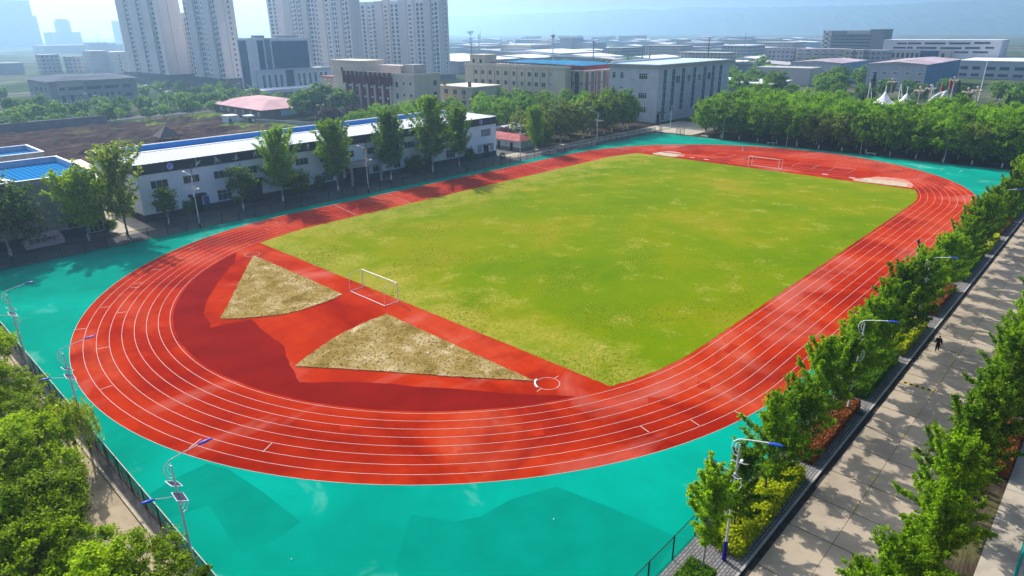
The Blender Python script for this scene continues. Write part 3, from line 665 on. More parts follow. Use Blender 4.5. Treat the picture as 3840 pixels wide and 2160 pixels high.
hedge('shrub_bed', -28.0,-18.5,-52.1,-50.5,0.75,M_YELH,230,0.12,'yellow shrub bed beside the person walking on the road','shrubs',hg,0.13)
hedge('hedge', -14.7,-4.1,-52.0,-50.4,0.8,M_BRNH,320,0.085,'withered brown hedge bed between yellow shrubs and a long green hedge','hedge',hg)
hedge('hedge', 0.3,14.2,-52.0,-50.3,0.8,M_HEDGE,300,0.09,'long green hedge bed halfway up the sidewalk','hedge',hg)
hedge('shrub_bed', 15.8,25.1,-52.0,-50.3,0.75,M_YELH,160,0.14,'yellow shrub bed past the long green hedge','shrubs',hg,0.13)
hedge('hedge', 28,38.9,-52.0,-50.3,0.8,M_BRNH,180,0.11,'farthest brown hedge bed near the upper right edge','hedge',hg)
hedge('hedge', 39.4,50.5,-52.0,-50.2,0.8,M_HEDGE,180,0.11,'far green hedge bed near the upper right edge','hedge',hg)
hedge('shrub_bed', 52,62,-52.0,-50.0,0.75,M_YELH,130,0.16,'farthest yellow shrub bed at the right edge','shrubs',hg,0.13)
hedge('hedge', -44.5,-36,-63.3,-61.9,0.7,M_BRNH,260,0.09,'brown hedge behind the right row of ginkgos by the red court','hedge',hg)
hedge('hedge', -33.5,-24,-63.3,-61.9,0.7,M_HEDGE,200,0.09,'green hedge behind the right row of ginkgos','hedge',hg)

# --- trees in front of the gymnasium
PL = [species('poplar_tree', limb_tree(70+i, 13.2, 3.0, 3.95, 62, 15000, 0.17, M_PLANE, M_PALEBARK, 34, 76, 0.16, tr=0.17, prof=lambda t: (1-abs(t-0.30)*1.12)**0.8 if t < 1 else .2), M_PLANE, M_PALEBARK, 1.2, 0.17) for i in range(3)]
for k, (x, s, lab) in enumerate(((-36.7,.97,'tall whitewashed poplar left of the gymnasium entrance beside a round dark shrub'),(-24.1,1.0,'tall poplar hiding the left side of the gymnasium entrance'),(-10.3,1.03,'tall poplar just right of the gymnasium entrance columns'),(1.9,(1.25,1.25,1.19),'tallest and widest poplar in front of the gymnasium'),(10.4,(.8,.8,.97),'slender poplar right of the tallest one near the gymnasium end'))):
    put(PL[k%3], x, 56.0, rr(), s, lab, 'poplars in front of the gymnasium')
put(PL[1], 38.4, 55.8, 1.1, (.72,.72,.84), 'leaning double-topped poplar beside the small red-roofed hut', None)
RB = [species('round_tree', clump_tree(90+i, 6.2, 1.6, 1.75, 34, 2600, 0.19, M_DARK, M_PALEBARK, 0.95, 0.42, 0.10), M_DARK, M_PALEBARK, 0.9, 0.10) for i in range(2)]
put(RB[0], -58.4, 56.2, .3, 1.0, 'small lollipop tree with a white trunk near the left end of the gymnasium', 'small trees by the gymnasium')
put(RB[1], -44.9, 55.9, 1.3, 1.3, 'two-lobed small tree before the dark gymnasium side door', 'small trees by the gymnasium')
put(RB[1], -54.9, 55.6, 2.3, (.5,.5,.58), 'thin young tree beside the blue notice board', 'small trees by the gymnasium')
SH = [species('round_shrub', clump_tree(96+i, 3.6, .5, 2.2, 30, 2200, 0.2, M_DARK, M_BARK, 0.9, 0.4, 0.07), M_DARK, M_BARK) for i in range(2)]
put(SH[0], -32.8, 56.1, .2, (1.1,1.1,1.45), 'wide dark round shrub between the two left poplars', 'dark shrubs by the gymnasium', 'shrub')
put(SH[1], -26.4, 59.2, .9, (.42,.42,.8), 'small upright shrub against the gymnasium wall', 'dark shrubs by the gymnasium', 'shrub')
put(SH[0], -1.5, 58.3, 2.2, (1.0,1.0,1.0), 'wide dark shrub left of the tallest poplar', 'dark shrubs by the gymnasium', 'shrub')
put(SH[1], 15.6, 57.8, 2.9, (.62,.62,.95), 'small dark shrub near the right gymnasium door', 'dark shrubs by the gymnasium', 'shrub')
put(SH[1], -66.9, 58.3, 2.9, (.45,.45,.6), 'small pale shrub at the corner of the tiled hall', 'dark shrubs by the gymnasium', 'shrub')
CA = species('camphor_tree', clump_tree(101, 11.0, 2.4, 4.8, 50, 7000, 0.26, M_DARK, M_PALEBARK, 0.95, 0.34, 0.2, up=.8), M_DARK, M_PALEBARK, 1.2, .2)
put(CA, -81.6, 56.0, 0, 1.0, 'dark glossy tree cut off by the left edge before the tiled hall')
AS = species('ash_tree', limb_tree(103, 11.0, 2.6, 4.6, 48, 7600, 0.24, M_LOC, M_PALEBARK, 18, 66, 0.17, tr=0.17), M_LOC, M_PALEBARK, 1.2, .17)
put(AS, -71.0, 55.9, 0, (1.0,1.0,.95), 'bushy green tree in front of the tiled hall left of the sunny gap')
AP = species('ash_tree', limb_tree(105, 13.6, 2.6, 4.2, 52, 5600, 0.25, M_ASH, M_BARK, 30, 72, 0.16, tr=0.17), M_ASH, M_BARK, 0.0)
put(AP, -65.6, 54.8, 0, 1.0, 'tall thin-leaved pale tree in the sunny gap between the two halls')
put(RB[0], 20.1, 50.6, 1.3, (.36,.36,.42), 'tiny young tree in a guard by the running track fence', 'small trees by the gymnasium')
tg = thing('tree_guard', 'square black metal guard around the tiny young tree', 'tree guard', (20.1,50.6,0)); g = G()
for dx in (-.6,.6):
    for dy in (-.6,.6): g.box(20.1+dx-.03,20.1+dx+.03,50.6+dy-.03,50.6+dy+.03,0,1.0)
for z in (.35,.95):
    for d in (-.6,.6): g.box(19.53,20.67,50.6+d-.02,50.6+d+.02,z,z+.05); g.box(20.1+d-.02,20.1+d+.02,50.03,51.17,z-.06,z-.01)
g.build('rails', plain('black_iron', (0.03,0.03,0.03), .6), tg)

# --- belt beyond the track's north bend and the big wood at the far end
WD = [species('broadleaf_tree', clump_tree(120+i, 10.2, 1.9, 3.9, 46, 6000, 0.24, M_WOOD, M_BARK, 1.0, 0.27, 0.15, up=.9), M_WOOD, M_BARK, 1.1, .15) for i in range(4)]
OL = [species('broadleaf_tree', clump_tree(130+i, 9.0, 1.6, 3.7, 40, 4600, 0.26, M_OLIVE, M_BARK, 1.0, 0.30, 0.15, up=.8), M_OLIVE, M_BARK, 1.0, .15) for i in range(2)]
k = 0
front = [(94.5,34.6),(93.3,28.8),(93.2,23.0),(92.9,17.2),(92.6,11.4),(92.4,5.6),(92.5,-0.4),(92.7,-6.4),(92.8,-12.4),(92.9,-18.2),(92.8,-24.2),(92.3,-30.2),(92.9,-36.2),(93.2,-42.2),(93.0,-48.2)]
for i, (x, y) in enumerate(front):
    put(WD[i%4] if i not in (6,7,12) else OL[i%2], x, y, rr(), (rp.uniform(.96,1.08),rp.uniform(.96,1.08),rp.uniform(.88,1.04)), 'whitewashed tree in the front row of the far wood, %s from its left end' % ORD[i], 'front row of the far wood')
for r_i in range(1, 9):
    for j in range(16):
        x = 93+r_i*6.1+rp.uniform(-1.1,1.1); y = 36-j*5.9+(r_i%2)*2.6+rp.uniform(-1.1,1.1)
        if y < -58 or (x > 126 and -16 < y < 10) : continue
        put(WD[(r_i+j)%4], x, y, rr(), (rp.uniform(.95,1.15),rp.uniform(.95,1.15),rp.uniform(.88,1.08)), 'bright green broadleaf tree packed inside the wood beyond the far bend', 'trees packed inside the far wood')
for i in range(7):
    put(WD[i%4], 121+i*8.5+rp.uniform(-1,1), 41.5+rp.uniform(-1,2)+i*1.2, rr(), rp.uniform(.95,1.05), 'bright green tree %s along the left flank of the far wood' % ORD[i], 'left flank of the far wood')
belt = [(44.5,60.5,.95,1),(50.2,62.0,.85,1),(55.2,60.6,1.12,2),(60.8,62.2,.98,1),(66.0,60.4,1.18,2),(71.5,62.0,1.22,2),(77.0,60.5,1.22,2),(82.4,61.4,1.24,0),(87.6,60.6,1.15,0),(92.2,61.8,1.0,0),(48,69,.95,1),(58.5,70,1.05,2),(68.5,70.5,1.1,2),(79,70,1.1,0),(88.5,69,1.05,0),(97.0,66.0,.8,0)]
for i, (x, y, s, t) in enumerate(belt):
    lib = OL[i%2] if t else WD[i%4]
    put(lib, x, y, rr(), s, '%s tree in the belt beside the track, %s from the hut in its %s row' % (('olive' if t else 'green'), ORD[i if i < 10 else i-10], 'front' if i < 10 else 'back'), 'belt of trees beside the track')
put(SH[0], 42.7, 58.4, .4, (.62,.62,.72), 'round yellow-green bush behind the fence beside the poplar', None, 'shrub')
put(SH[1], 46.5, 58.9, .4, (.95,.95,1.0), 'broad dark bush behind the track fence', None, 'shrub')
row = [(71,88),(75,93),(79,97),(83.5,101.5),(86,107),(88.5,113),(90,119),(91,126),(87,131),(80,124),(77,117),(72,111),(70,102),(66,95),(97,92.5),(102,88.5),(97,84.5),(91,80),(61.5,88),(56,95),(50.5,101),(45,108),(40,114),(83,92),(89,98),(64,104),(57,110),(50,117),(95,100),(93,108)]
for i, (x, y) in enumerate(row):
    put(WD[i%4], x, y, rr(), rp.uniform(.84,.98), 'green tree in the grove between the gymnasium and cream school blocks', 'grove in front of the cream school blocks')
for i, (x, y) in enumerate(((8,97),(13,102),(18,107),(23,110),(28,113),(33,115),(37,110),(31,107),(25,104),(42,107),(46,112),(52,114),(56,109),(20,100),(15,95),(38,103))):
    put(WD[i%4], x, y, rr(), rp.uniform(.80,.92), 'bright green tree in the belt right behind the gymnasium roof', 'belt right behind the gymnasium')
FT = [species('street_tree', clump_tree(140+i, 6.2, .9, 3.1, 24, 1500, 0.40, M_FAR, M_BARK, 1.0, 0.32, 0.12, limbs=3), M_FAR, M_BARK) for i in range(3)]
put(FT[0], 45, 172, 0, (2.5,2.5,1.85), 'big rounded green tree left of the purple-ribbed school block', None); put(FT[1], 50.5, 166, 2, (1.5,1.5,1.6), 'rounded green tree against the purple-ribbed school block', None); put(FT[2], 38.5, 175, 1, (1.7,1.7,1.6), 'dark rounded tree beside the pink-roofed shed', None)
PU = species('plum_tree', clump_tree(150, 4.2, .8, 2.3, 26, 1500, 0.26, M_PLUM, M_BARK, 1.0, 0.42, .1), M_PLUM, M_BARK)
for i, (x, y, s) in enumerate(((35,156,1.0),(38.5,153.5,1.1),(42,151,1.15),(45,147.5,1.0),(40,158,1.1),(46,153,1.1),(49.5,149,1.1))):
    put(PU, x, y, rr(), s, 'dark purple plum tree in the clump below the purple-ribbed school block', 'purple plum trees')
PU2 = PU
put(PU, 44, 74, 0, (1.5,1.5,.9), 'purple-leaved tree spreading behind the small red-roofed hut', None)

# --- near left corner: locust thicket and a willow at the fence
LO = [species('locust_tree', clump_tree(160+i, 6.0, 1.0, 2.9, 46, 14000, 0.105, M_LOC, M_BARK, 0.95, 0.24, 0.13, up=.7, droop=.25, limbs=12), M_LOC, M_BARK) for i in range(4)]
lo = [(-92.6,9.5,.92),(-95.6,4.5,1.1),(-92.4,1.0,.80),(-96.5,-2.5,1.05),(-93.0,-5.2,.92),(-97.2,-8.5,1.05),(-93.4,-11.0,.95),(-96.6,-14.6,1.1),(-93.6,-16.6,.88),(-98.6,-19.5,1.1),(-95.0,-21.3,1.0),(-97.0,-25.4,1.02),(-93.8,-25.8,.72),(-91.6,-28.8,.72),(-94.8,-29.6,.95),(-92.2,-32.8,.85),(-97.6,-32.0,1.0),(-90.9,-36.0,.75),(-94.8,-35.6,.9),(-101,-13,1.15),(-102,-24,1.1),(-100.5,-4,1.1),(-91.5,14.5,.7),(-94.5,15.5,1.0)]
for i, (x, y, s) in enumerate(lo):
    put(LO[i%4], x, y, rr(), (s*.98,s*.98,s*rp.uniform(.92,1.08)), 'feathery locust tree outside the near fence, %s from the thicket\'s far end' % ORD[sorted(range(len(lo)), key=lambda q: -lo[q][1]).index(i)], 'locust thicket outside the near fence')
def willow(seed):
    r = np.random.default_rng(seed); g = G(); g.tube([(0,0,0),(.1,.05,2),(.0,.2,3.6)], [.14,.11,.06], 7); P = []
    for i in range(120):
        az = r.random()*6.283; rad = 1.9*r.random()**.6; z0 = 5.4-0.5*rad+r.normal()*.3; L = 1.2+2.4*r.random(); n = 40
        t = r.random(n); P.append(np.stack([np.cos(az)*rad*(1+.1*t)+r.normal(size=n)*.05, np.sin(az)*rad*(1+.1*t)+r.normal(size=n)*.05, np.maximum(.3, z0-L*t)], 1))
        if i < 9: g.tube([(0,.2,3.4),(math.cos(az)*rad*.5,math.sin(az)*rad*.5,z0-.1),(math.cos(az)*rad,math.sin(az)*rad,z0-.4)], [.05,.03,.01], 4, cap=False)
    P = np.concatenate(P); return g, leaf_quads(P, .15, r, None, .0, .28, droop=1.5), r
WI = species('willow_tree', willow(171), M_WIL, M_BARK); put(WI, -90.6, -9.8, 0, .95, 'drooping olive willow leaning over the near fence by a lamp post')
M_DEAD = plain('dead_grey_twigs', (0.30,0.25,0.20), .9, .2, 4)
def deadtree(x, y, seed, label):
    r = np.random.default_rng(seed); root = thing('bare_shrub', label, 'shrub', (x,y,0)); g = G()
    for i in range(46):
        az = r.random()*6.283; el = R(30+50*r.random()); L = 2.2+2.2*r.random(); p = np.array([x,y,1.2]); path = [p]
        for k in range(5):
            p = p+L/5*np.array([math.cos(az)*math.cos(el),math.sin(az)*math.cos(el),math.sin(el)]); az += r.normal()*.35; el += r.normal()*.25-.08; path.append(p)
        g.tube(path, [.035,.028,.022,.016,.012,.007], 4, cap=False)
    g.tube([(x,y,0),(x,y,1.3)], .07, 6); g.build('twigs', M_DEAD, root)
deadtree(-97.4,-22.6,181,'bare grey-twigged shrub among the locusts at the lower left edge'); deadtree(-93.6,-14.0,182,'half-dead bare shrub in the middle of the locust thicket')

# --- far vegetation beyond the grey yard wall
k = 0
for rowi, (y0, n, x0, dx, s0) in enumerate(((221.8,20,-62,6.1,.92),(240,17,-66,7.6,1.0),(247,15,-62,8.4,1.05),(256,14,-40,8.2,.95))):
    for i in range(n):
        x = x0+i*dx+rp.uniform(-1.8,1.8)
        if rowi == 0 and 6 < x < 11: continue
        if rowi == 3 and x > 58: continue
        if rp.random() < 0.1: continue
        put(FT[(i+rowi)%3], x, y0+rp.uniform(-1.2,1.6), rr(), (s0*rp.uniform(.8,1.25),s0*rp.uniform(.8,1.25),s0*rp.uniform(.65,1.12)), 'bluish green street tree beyond the grey yard wall', 'street trees beyond the yard wall')
for i in range(44):
    x = rp.uniform(-120,-18); y = rp.uniform(268,520)
    if -14 < x < 30 and 305 < y < 360: continue
    put(FT[i%3], x+ (y-268)*.12, y, rr(), rp.uniform(.7,1.35), 'hazy tree in the green lots left of the grey hall', 'hazy trees left of the grey hall')
for i in range(22):
    put(FT[i%3], rp.uniform(30,75), rp.uniform(262,385), rr(), rp.uniform(.6,.95), 'small tree by the car park below the towers', 'small trees below the towers')
CN = [species('conifer_tree', cone_tree(190+i, 9.5, 2.1, 1500, .34), M_CONI, M_BARK) for i in range(2)]
BB = [species('round_tree', clump_tree(195+i, 9.0, .8, 4.2, 38, 2600, 0.40, M_DARK if i else M_FAR, M_BARK, 1.0, .3, .2), M_DARK if i else M_FAR, M_BARK) for i in range(2)]
far = [(233,71,1.2,1,'large dark clipped round tree right of the white-roofed shelter'),(236,85,.95,0,'fresh green round tree beside the white-roofed shelter'),(270,55,1.3,1,'dark round tree standing before the blue-grey factory gap'),(252,56,1.05,0,'yellow-green broad tree left of the dark round one'),(238,50,1.0,0,'yellow-green spreading tree before the blue factory'),(224,39,.8,0,'low green tree behind the far wood, left of the tent'),(230,31,.8,0,'low green tree in front of the blue factory windows'),(215,24,.75,1,'dark bushy tree left of the white tent masts'),(262,21,.8,0,'pale grey-green tree right of the tall conifer'),(250,12,.75,1,'dark rounded tree left of the red flags'),(275,8,.85,0,'green tree beside the factory corner'),(240,-6,.8,1,'dark bush right of the red flags'),(268,-14,.85,0,'green tree in the park right of the flagpoles'),(255,-24,.9,0,'green tree in the park near the right edge'),(236,-30,.95,1,'dark tree in the park at the right edge')]
for x, y, s, t, lab in far: put(BB[t], x, y, rr(), s, lab)
for x, y, s, lab in ((252,33,1.25,'tall dark conifer before the blue factory wall'),(232,-9,1.0,'dark conifer behind the red flags'),(236,-4,1.1,'twin dark conifer left of the leaning mast'),(205,-26,.9,'dark conifer at the park edge on the right'),(212,-33,1.1,'tall dark conifer close to the right edge'),(205,95,.8,'dark conifer beside the library corner'),(195,20,.7,'small dark conifer left of the park lantern')):
    put(CN[int(x)%2], x, y, rr(), s, lab)
for i in range(26):
    x = rp.uniform(225,300); y = 120-(x-225)*.1-rp.uniform(0,38)
    put(FT[i%3], x+30, y+18, rr(), rp.uniform(.9,1.5), 'green tree in the belt between the library and the factories', 'tree belt before the factories')
for i in range(10):
    put(FT[i%3], 165+rp.uniform(0,40), 108-i*1.5+rp.uniform(-4,4), rr(), rp.uniform(.9,1.3), 'green tree behind the right end of the white library', 'trees behind the white library')
for i in range(9):
    put(FT[i%3], 112+rp.uniform(-4,14), 150+rp.uniform(-6,12), rr(), rp.uniform(1.3,1.9), 'blue-green tree between the two cream school blocks', 'trees between the cream school blocks')
for i in range(20):
    put(FT[i%3], rp.uniform(180,330), rp.uniform(-70,-10), rr(), rp.uniform(.8,1.4), 'park tree beyond the wood near the right edge', 'park trees beyond the wood')
for i in range(64):
    d = rp.uniform(330,760); a = R(rp.uniform(14,42)); put(FT[i%3], -98+d*math.cos(a), -64+d*math.sin(a), rr(), rp.uniform(1.0,1.7), 'hazy tree among the distant factory roofs', 'hazy trees among distant roofs')
# ================================================================ sports gear, lamps, fences, people
M_WPAINT = plain('white_painted_steel', (0.80,0.80,0.80), 0.4, 0.05, 3); M_BLUE = plain('blue_lamp_shell', (0.02,0.07,0.42), 0.3, 0.1, 3)
M_GALV = plain('pale_galvanised_pole', (0.62,0.65,0.68), 0.4, 0.08, 3); M_DKPOST = plain('dark_fence_post', (0.02,0.025,0.025), 0.6, 0.2, 3)
M_SOLAR = tiled('solar_cells', (0.012,0.016,0.05), (0.10,0.11,0.14), 0.12, 0.12, 0.2, 0.1, 0.01, 0.0, 'floor'); M_BLUEBASE = plain('deep_blue_sleeve', (0.02,0.02,0.22), 0.5, 0.1, 3)
M_LENS = plain('lamp_lens', (0.7,0.7,0.66), 0.3, 0.05, 3)
def netmat(name, c, alpha):
    m, nt, bs = _mat(name); bs.inputs['Base Color'].default_value = c+(1,); bs.inputs['Roughness'].default_value = .8
    tr = nt.nodes.new('ShaderNodeBsdfTransparent'); mx = nt.nodes.new('ShaderNodeMixShader')
    v = _coord(nt); n = _noise(nt, v, 1.3, 2)
    r = _ramp(nt, n, ((0.3,(alpha*.8,)*3),(0.7,(alpha*1.2,)*3)))
    nt.links.new(r, mx.inputs[0]); nt.links.new(tr.outputs[0], mx.inputs[1]); nt.links.new(bs.outputs[0], mx.inputs[2])
    nt.links.new(mx.outputs[0], nt.nodes['Material Output'].inputs[0]); return m
def goal(x, y0, y1, s, label):
    """front posts at x, frame going back along s"""
    t = thing('football_goal', label, 'goal', (x,(y0+y1)/2,0))
    for y in (y0,y1): G().cyl(x, y, 0.02, 2.5, .065, n=8).build('post', M_WPAINT, t)
    G().tube([(x,y0,2.5),(x,y1,2.5)], .065, 8).build('crossbar', M_WPAINT, t)
    for y in (y0,y1):
        G().tube([(x,y,2.5),(x+s*1.75,y,2.42),(x+s*1.92,y,2.3),(x+s*2.0,y,2.1),(x+s*2.0,y,.06)], .03, 6).build('side_frame', M_WPAINT, t)
    g = G()
    for y in (y0,y1): g.tube([(x,y,.06),(x+s*2.0,y,.06)], .045, 6)
    g.tube([(x+s*2.0,y0,.06),(x+s*2.0,y1,.06)], .05, 6); g.build('base_frame', M_WPAINT, t)
goal(-53.5, 5.05, -2.33, -1, 'white goal frame without a net on the near edge of the pitch')
goal(55.9, 3.0, -4.4, 1, 'small-looking white goal frame at the far edge of the pitch')
t = thing('stop_board', 'white curved stop board at the edge of the near shot put circle', 'stop board', (-57.35,-28.1,0)); g = G(); p = []
for i in range(9):
    a = R(98+i*9); p.append((-56.55+1.17*math.cos(a), -29.15+1.17*math.sin(a)))
q = [(-56.55+(1.29+.05*abs(i-4)/4)*math.cos(R(98+i*9)), -29.15+(1.29+.05*abs(i-4)/4)*math.sin(R(98+i*9))) for i in range(8,-1,-1)]
g.prism(p+q, 0.02, 0.11); g.build('board', M_WPAINT, t)
for i, (x, y) in enumerate(((58.5,-14.1),(58.5,-19.9),(57.4,-20.8),(57.9,15.0),(57.7,18.8))):
    lab = ('lone white take-off board on the far runway right of the goal','white take-off board nearer the right sand pit, first of two','white take-off board closest to the right sand pit','white take-off board left of the far goal','white take-off board closest to the left sand pit')[i]
    g = G(); g.prism([(x-.14,y-.62),(x+.14,y-.62),(x+.14,y+.62),(x-.14,y+.62)], 0.012, 0.05); tag(g.build('takeoff_board', M_WPAINT, loc=(x,y,0)), lab, 'take-off board', 'take-off boards on the far runway')
for x, y, s, lab in ((-60.1,-15.9,.16,'white scrap lying on the red rubber by the near sector'),(-57.9,-9.2,.12,'small pale stone in the larger dry sector'),(-84.6,-31.6,.06,'tiny white scrap on the teal surface at the lower left'),(-70.5,-41.5,.07,'tiny pale scrap on the teal surface at the bottom')):
    g = G(); g.ball((x,y,.05),(s,s*.7,s*.5),7,4); tag(g.build('litter', M_WPAINT, loc=(x,y,0)), lab, 'litter', 'small litter')

def head(g, c, ang, L=0.85, tilt=0.10):
    n, k = 8, 7; vs = []; fs = []
    for i in range(k):
        t = i/(k-1); wv = math.sin(math.pi*min(1,.12+t*.86))**.7
        for j in range(n):
            b = 2*math.pi*j/n; a = t*L; off = math.cos(b)*.15*wv; h = math.sin(b)*(.085 if math.sin(b) > 0 else .03)*wv+tilt*a
            vs.append((c[0]+math.cos(ang)*a-math.sin(ang)*off, c[1]+math.sin(ang)*a+math.cos(ang)*off, c[2]+h))
    fs = [(i*n+j, i*n+(j+1)%n, (i+1)*n+(j+1)%n, (i+1)*n+j) for i in range(k-1) for j in range(n)]+[tuple(range(n-1,-1,-1)), tuple(range((k-1)*n,k*n))]
    g.add(vs, fs)
def solar_lamp(label, x, y, ang, group, H=9.0, blue=True, base=False, pangle=None):
    t = thing('solar_street_lamp', label, 'street lamp', (x,y,0), group)
    ca, sa = math.cos(ang), math.sin(ang); P = lambda a, z: (x+ca*a, y+sa*a, z)
    k = H/9.0; pm = M_GALV
    G().tube([(x,y,0),(x,y,2.0*k),(x,y,7.4*k),(x,y,8.6*k)], [.10,.085,.06,.05], 8).build('pole', pm, t)
    if base: G().cyl(x, y, 0, 1.5, .135, .125, 10).build('base_sleeve', M_BLUEBASE, t)
    else: G().cyl(x, y, 0, .9, .12, .11, 10).build('base_sleeve', M_DKPOST, t)
    for up in (1, 0):
        s = 1 if up else -1; z = (7.75 if up else 5.3)*k; L = 1.55 if up else 1.15
        g = G(); g.tube([P(0,z),P(-s*.26,z+.12),P(-s*.42,z+.55),P(-s*.36,z+.95),P(-s*.05,z+1.22),P(s*.5,z+1.36),P(s*L,z+1.58)], .032, 6)
        g.tube([P(0,z+.25),P(-s*.16,z+.35),P(-s*.24,z+.62),P(-s*.16,z+.92),P(0,z+1.0)], .02, 5); a = g.build('arm', M_WPAINT, t)
        g = G(); head(g, P(s*L,z+1.56), ang+(0 if up else math.pi), .85 if up else .75); g.build('lamp_head', M_BLUE if blue else M_WPAINT, a, True)
    for s, z in ((1,6.95*k),(-1,6.75*k)):
        pa = (ang+math.pi/2) if pangle is None else pangle
        cx, cy = x+math.cos(pa)*s*.58, y+math.sin(pa)*s*.58
        br = G(); br.tube([(x,y,z-.25),(cx,cy,z-.02)], .022, 5); br.tube([(x,y,z-.02),(cx,cy,z-.04)], .022, 5)
        br.box(cx+math.cos(pa)*s*.42-.11, cx+math.cos(pa)*s*.42+.11, cy+math.sin(pa)*s*.42-.07, cy+math.sin(pa)*s*.42+.07, z-.10, z-.04); b = br.build('panel_bracket', M_WPAINT, t)
        g = G(); T = Vector((0.55, 0.12 if s > 0 else -0.12, 1.0)).normalized(); U = Vector((0, 1, 0)).cross(T).normalized(); U = T.cross(U).normalized(); V = T.cross(U)
        c = Vector((cx,cy,z+.06)); hw, hh = .44, .34
        def pn(w_, h_, o0, o1, m):
            g.add([c+U*a*w_+V*b*h_+T*o for o in (o0,o1) for a, b in ((-1,-1),(1,-1),(1,1),(-1,1))], [(0,3,2,1),(4,5,6,7),(0,1,5,4),(1,2,6,5),(2,3,7,6),(3,0,4,7)], m)
        pn(hw, hh, 0, .03, 0); pn(hw-.04, hh-.04, .028, .034, 1)
        g.build('solar_panel', [M_WPAINT, M_SOLAR], t)
    return t
SD_ = sd
lg = 'solar lamps round the sports ground'
for x, y, lab in ((-89.45,-29.2,'twin-armed solar lamp with blue heads at the lower left, nearest the camera'),(-89.45,-8.6,'twin-armed solar lamp with blue heads beside the willow on the left fence'),(-89.45,9.2,'twin-armed solar lamp with blue heads at the far end of the left fence')):
    solar_lamp(lab, x, y, R(-8), lg)
for x, lab in ((-55.85,'white solar lamp in front of the left end of the gymnasium'),(-21.1,'white solar lamp in front of the gymnasium entrance'),(25.3,'white solar lamp beside the small red-roofed hut'),(57.9,'white solar lamp before the dark belt of trees')):
    solar_lamp(lab, x, 49.35, R(98), lg, 9.2, False)
for x, lab, b in ((-66.1,'solar lamp with blue heads and deep blue base on the near sidewalk',True),(-43.5,'solar lamp with a blue head buried in ginkgos, second along the sidewalk',False),(-22.4,'solar lamp whose blue head pokes over the ginkgos, third along the sidewalk',False),(18.2,'solar lamp whose blue head pokes over the ginkgos, farthest along the sidewalk',False)):
    solar_lamp(lab, x, -51.75, R(-82), lg, 9.0, True, b)
t = thing('panel_pole', 'slim pole topped by a tilted dark panel above the ginkgos by the track', 'pole', (-19.0,-49.75,0))
G().tube([(-19,-49.75,0),(-19,-49.75,9.2)], [.06,.04], 6).build('pole', M_GALV, t); g = G(); g.add([(-19.35,-49.95,8.9),(-18.65,-49.95,8.9),(-18.65,-49.6,9.75),(-19.35,-49.6,9.75),(-19.35,-49.89,8.87),(-18.65,-49.89,8.87),(-18.65,-49.54,9.72),(-19.35,-49.54,9.72)], [(0,1,2,3),(7,6,5,4),(0,4,5,1),(1,5,6,2),(2,6,7,3),(3,7,4,0)]); g.build('panel', M_SOLAR, t)
for i, (x, y, h) in enumerate(((91.0,27.2,6.6),(91.0,7.9,7.6),(91.0,-11.6,6.2),(91.0,-30.7,7.6))):
    t = thing('thin_street_lamp', 'thin pale lamp post before the far wood, %s from the left' % ORD[i], 'street lamp', (x,y,0), 'thin lamps before the far wood')
    G().tube([(x,y,0),(x,y,h)], [.07,.045], 6).build('pole', M_GALV, t); g = G(); g.tube([(x,y,h-.05),(x-.1,y+.5,h+.12),(x-.2,y+.9,h+.12)], .03, 5); a = g.build('arm', M_GALV, t)
    g = G(); g.box(x-.32,x-.1,y+.8,y+1.35,h+.06,h+.16); g.build('lamp_head', M_WPAINT, a)
t = thing('curved_street_lamp', 'slim lamp post with a short arm at the library corner path', 'street lamp', (101.5,51.2,0)); G().tube([(101.5,51.2,0),(101.5,51.2,7.2)], [.09,.05], 6).build('pole', M_GALV, t); G().tube([(101.5,51.2,7.15),(101.3,50.4,7.35),(101.1,49.7,7.35)], .04, 5).build('arm', M_GALV, t)

# fences
M_NETG = netmat('thin_green_net', (0.015,0.05,0.045), .30); M_NETD = netmat('dense_dark_net', (0.012,0.02,0.017), .80); M_NETT = netmat('sheer_net', (0.01,0.06,0.05), .16)
M_RAILW = plain('pinkish_white_rail', (0.62,0.55,0.52), 0.5, 0.1, 2)
def fence(label, a, b, n, h, net, rail=None, seed=0, netm=None):
    t = thing('mesh_fence', label, 'fence', (a[0],a[1],0)); a = Vector((a[0],a[1],0)); b = Vector((b[0],b[1],0)); d = (b-a); nn = Vector((-d.y,d.x,0)).normalized()*.015
    g0 = G(); g0.box(a.x-.035,a.x+.035,a.y-.035,a.y+.035,0,h); post = g0.build('post', M_DKPOST, t)
    for i in range(1, n+1):
        p = post.copy(); col.objects.link(p); p.parent = t; p.location = d*i/n
    g = G(); g.add([a+nn+Vector((0,0,.05)), b+nn+Vector((0,0,.05)), b+nn+Vector((0,0,h-.06)), a+nn+Vector((0,0,h-.06))], [(0,1,2,3)]); g.build('net', net, t)
    g = G(); g.tube([a+Vector((0,0,h-.03)), b+Vector((0,0,h-.03))], .028, 5); g.build('top_rail', rail or M_DKPOST, t)
    g = G(); g.tube([a+Vector((0,0,.06)), b+Vector((0,0,.06))], .02, 5); g.build('bottom_rail', M_DKPOST, t)
fence('long green mesh fence between the track and the gymnasium', (-88.8,49.05), (88.6,49.05), 58, 1.95, M_NETG)
fence('dark dense mesh fence with a pale top rail on the near left side', (-89.1,-62), (-89.1,48.8), 42, 1.95, M_NETD, M_RAILW)
fence('sheer green mesh fence along the sidewalk with black posts', (-88.4,-49.35), (90,-49.35), 62, 1.9, M_NETT)
fence('short mesh fence right of the far corner gate', (89.6,42.0), (89.6,39.2), 2, 2.1, M_NETG)
t = thing('fence_gate', 'open mesh gate leaf at the far corner of the track', 'gate', (89.2,46.9,0)); g = G()
for a in (0, 1.6, 3.0): g.tube([(89.2+a,46.9+a*.9,0.05),(89.2+a,46.9+a*.9,2.1)], .05, 6)
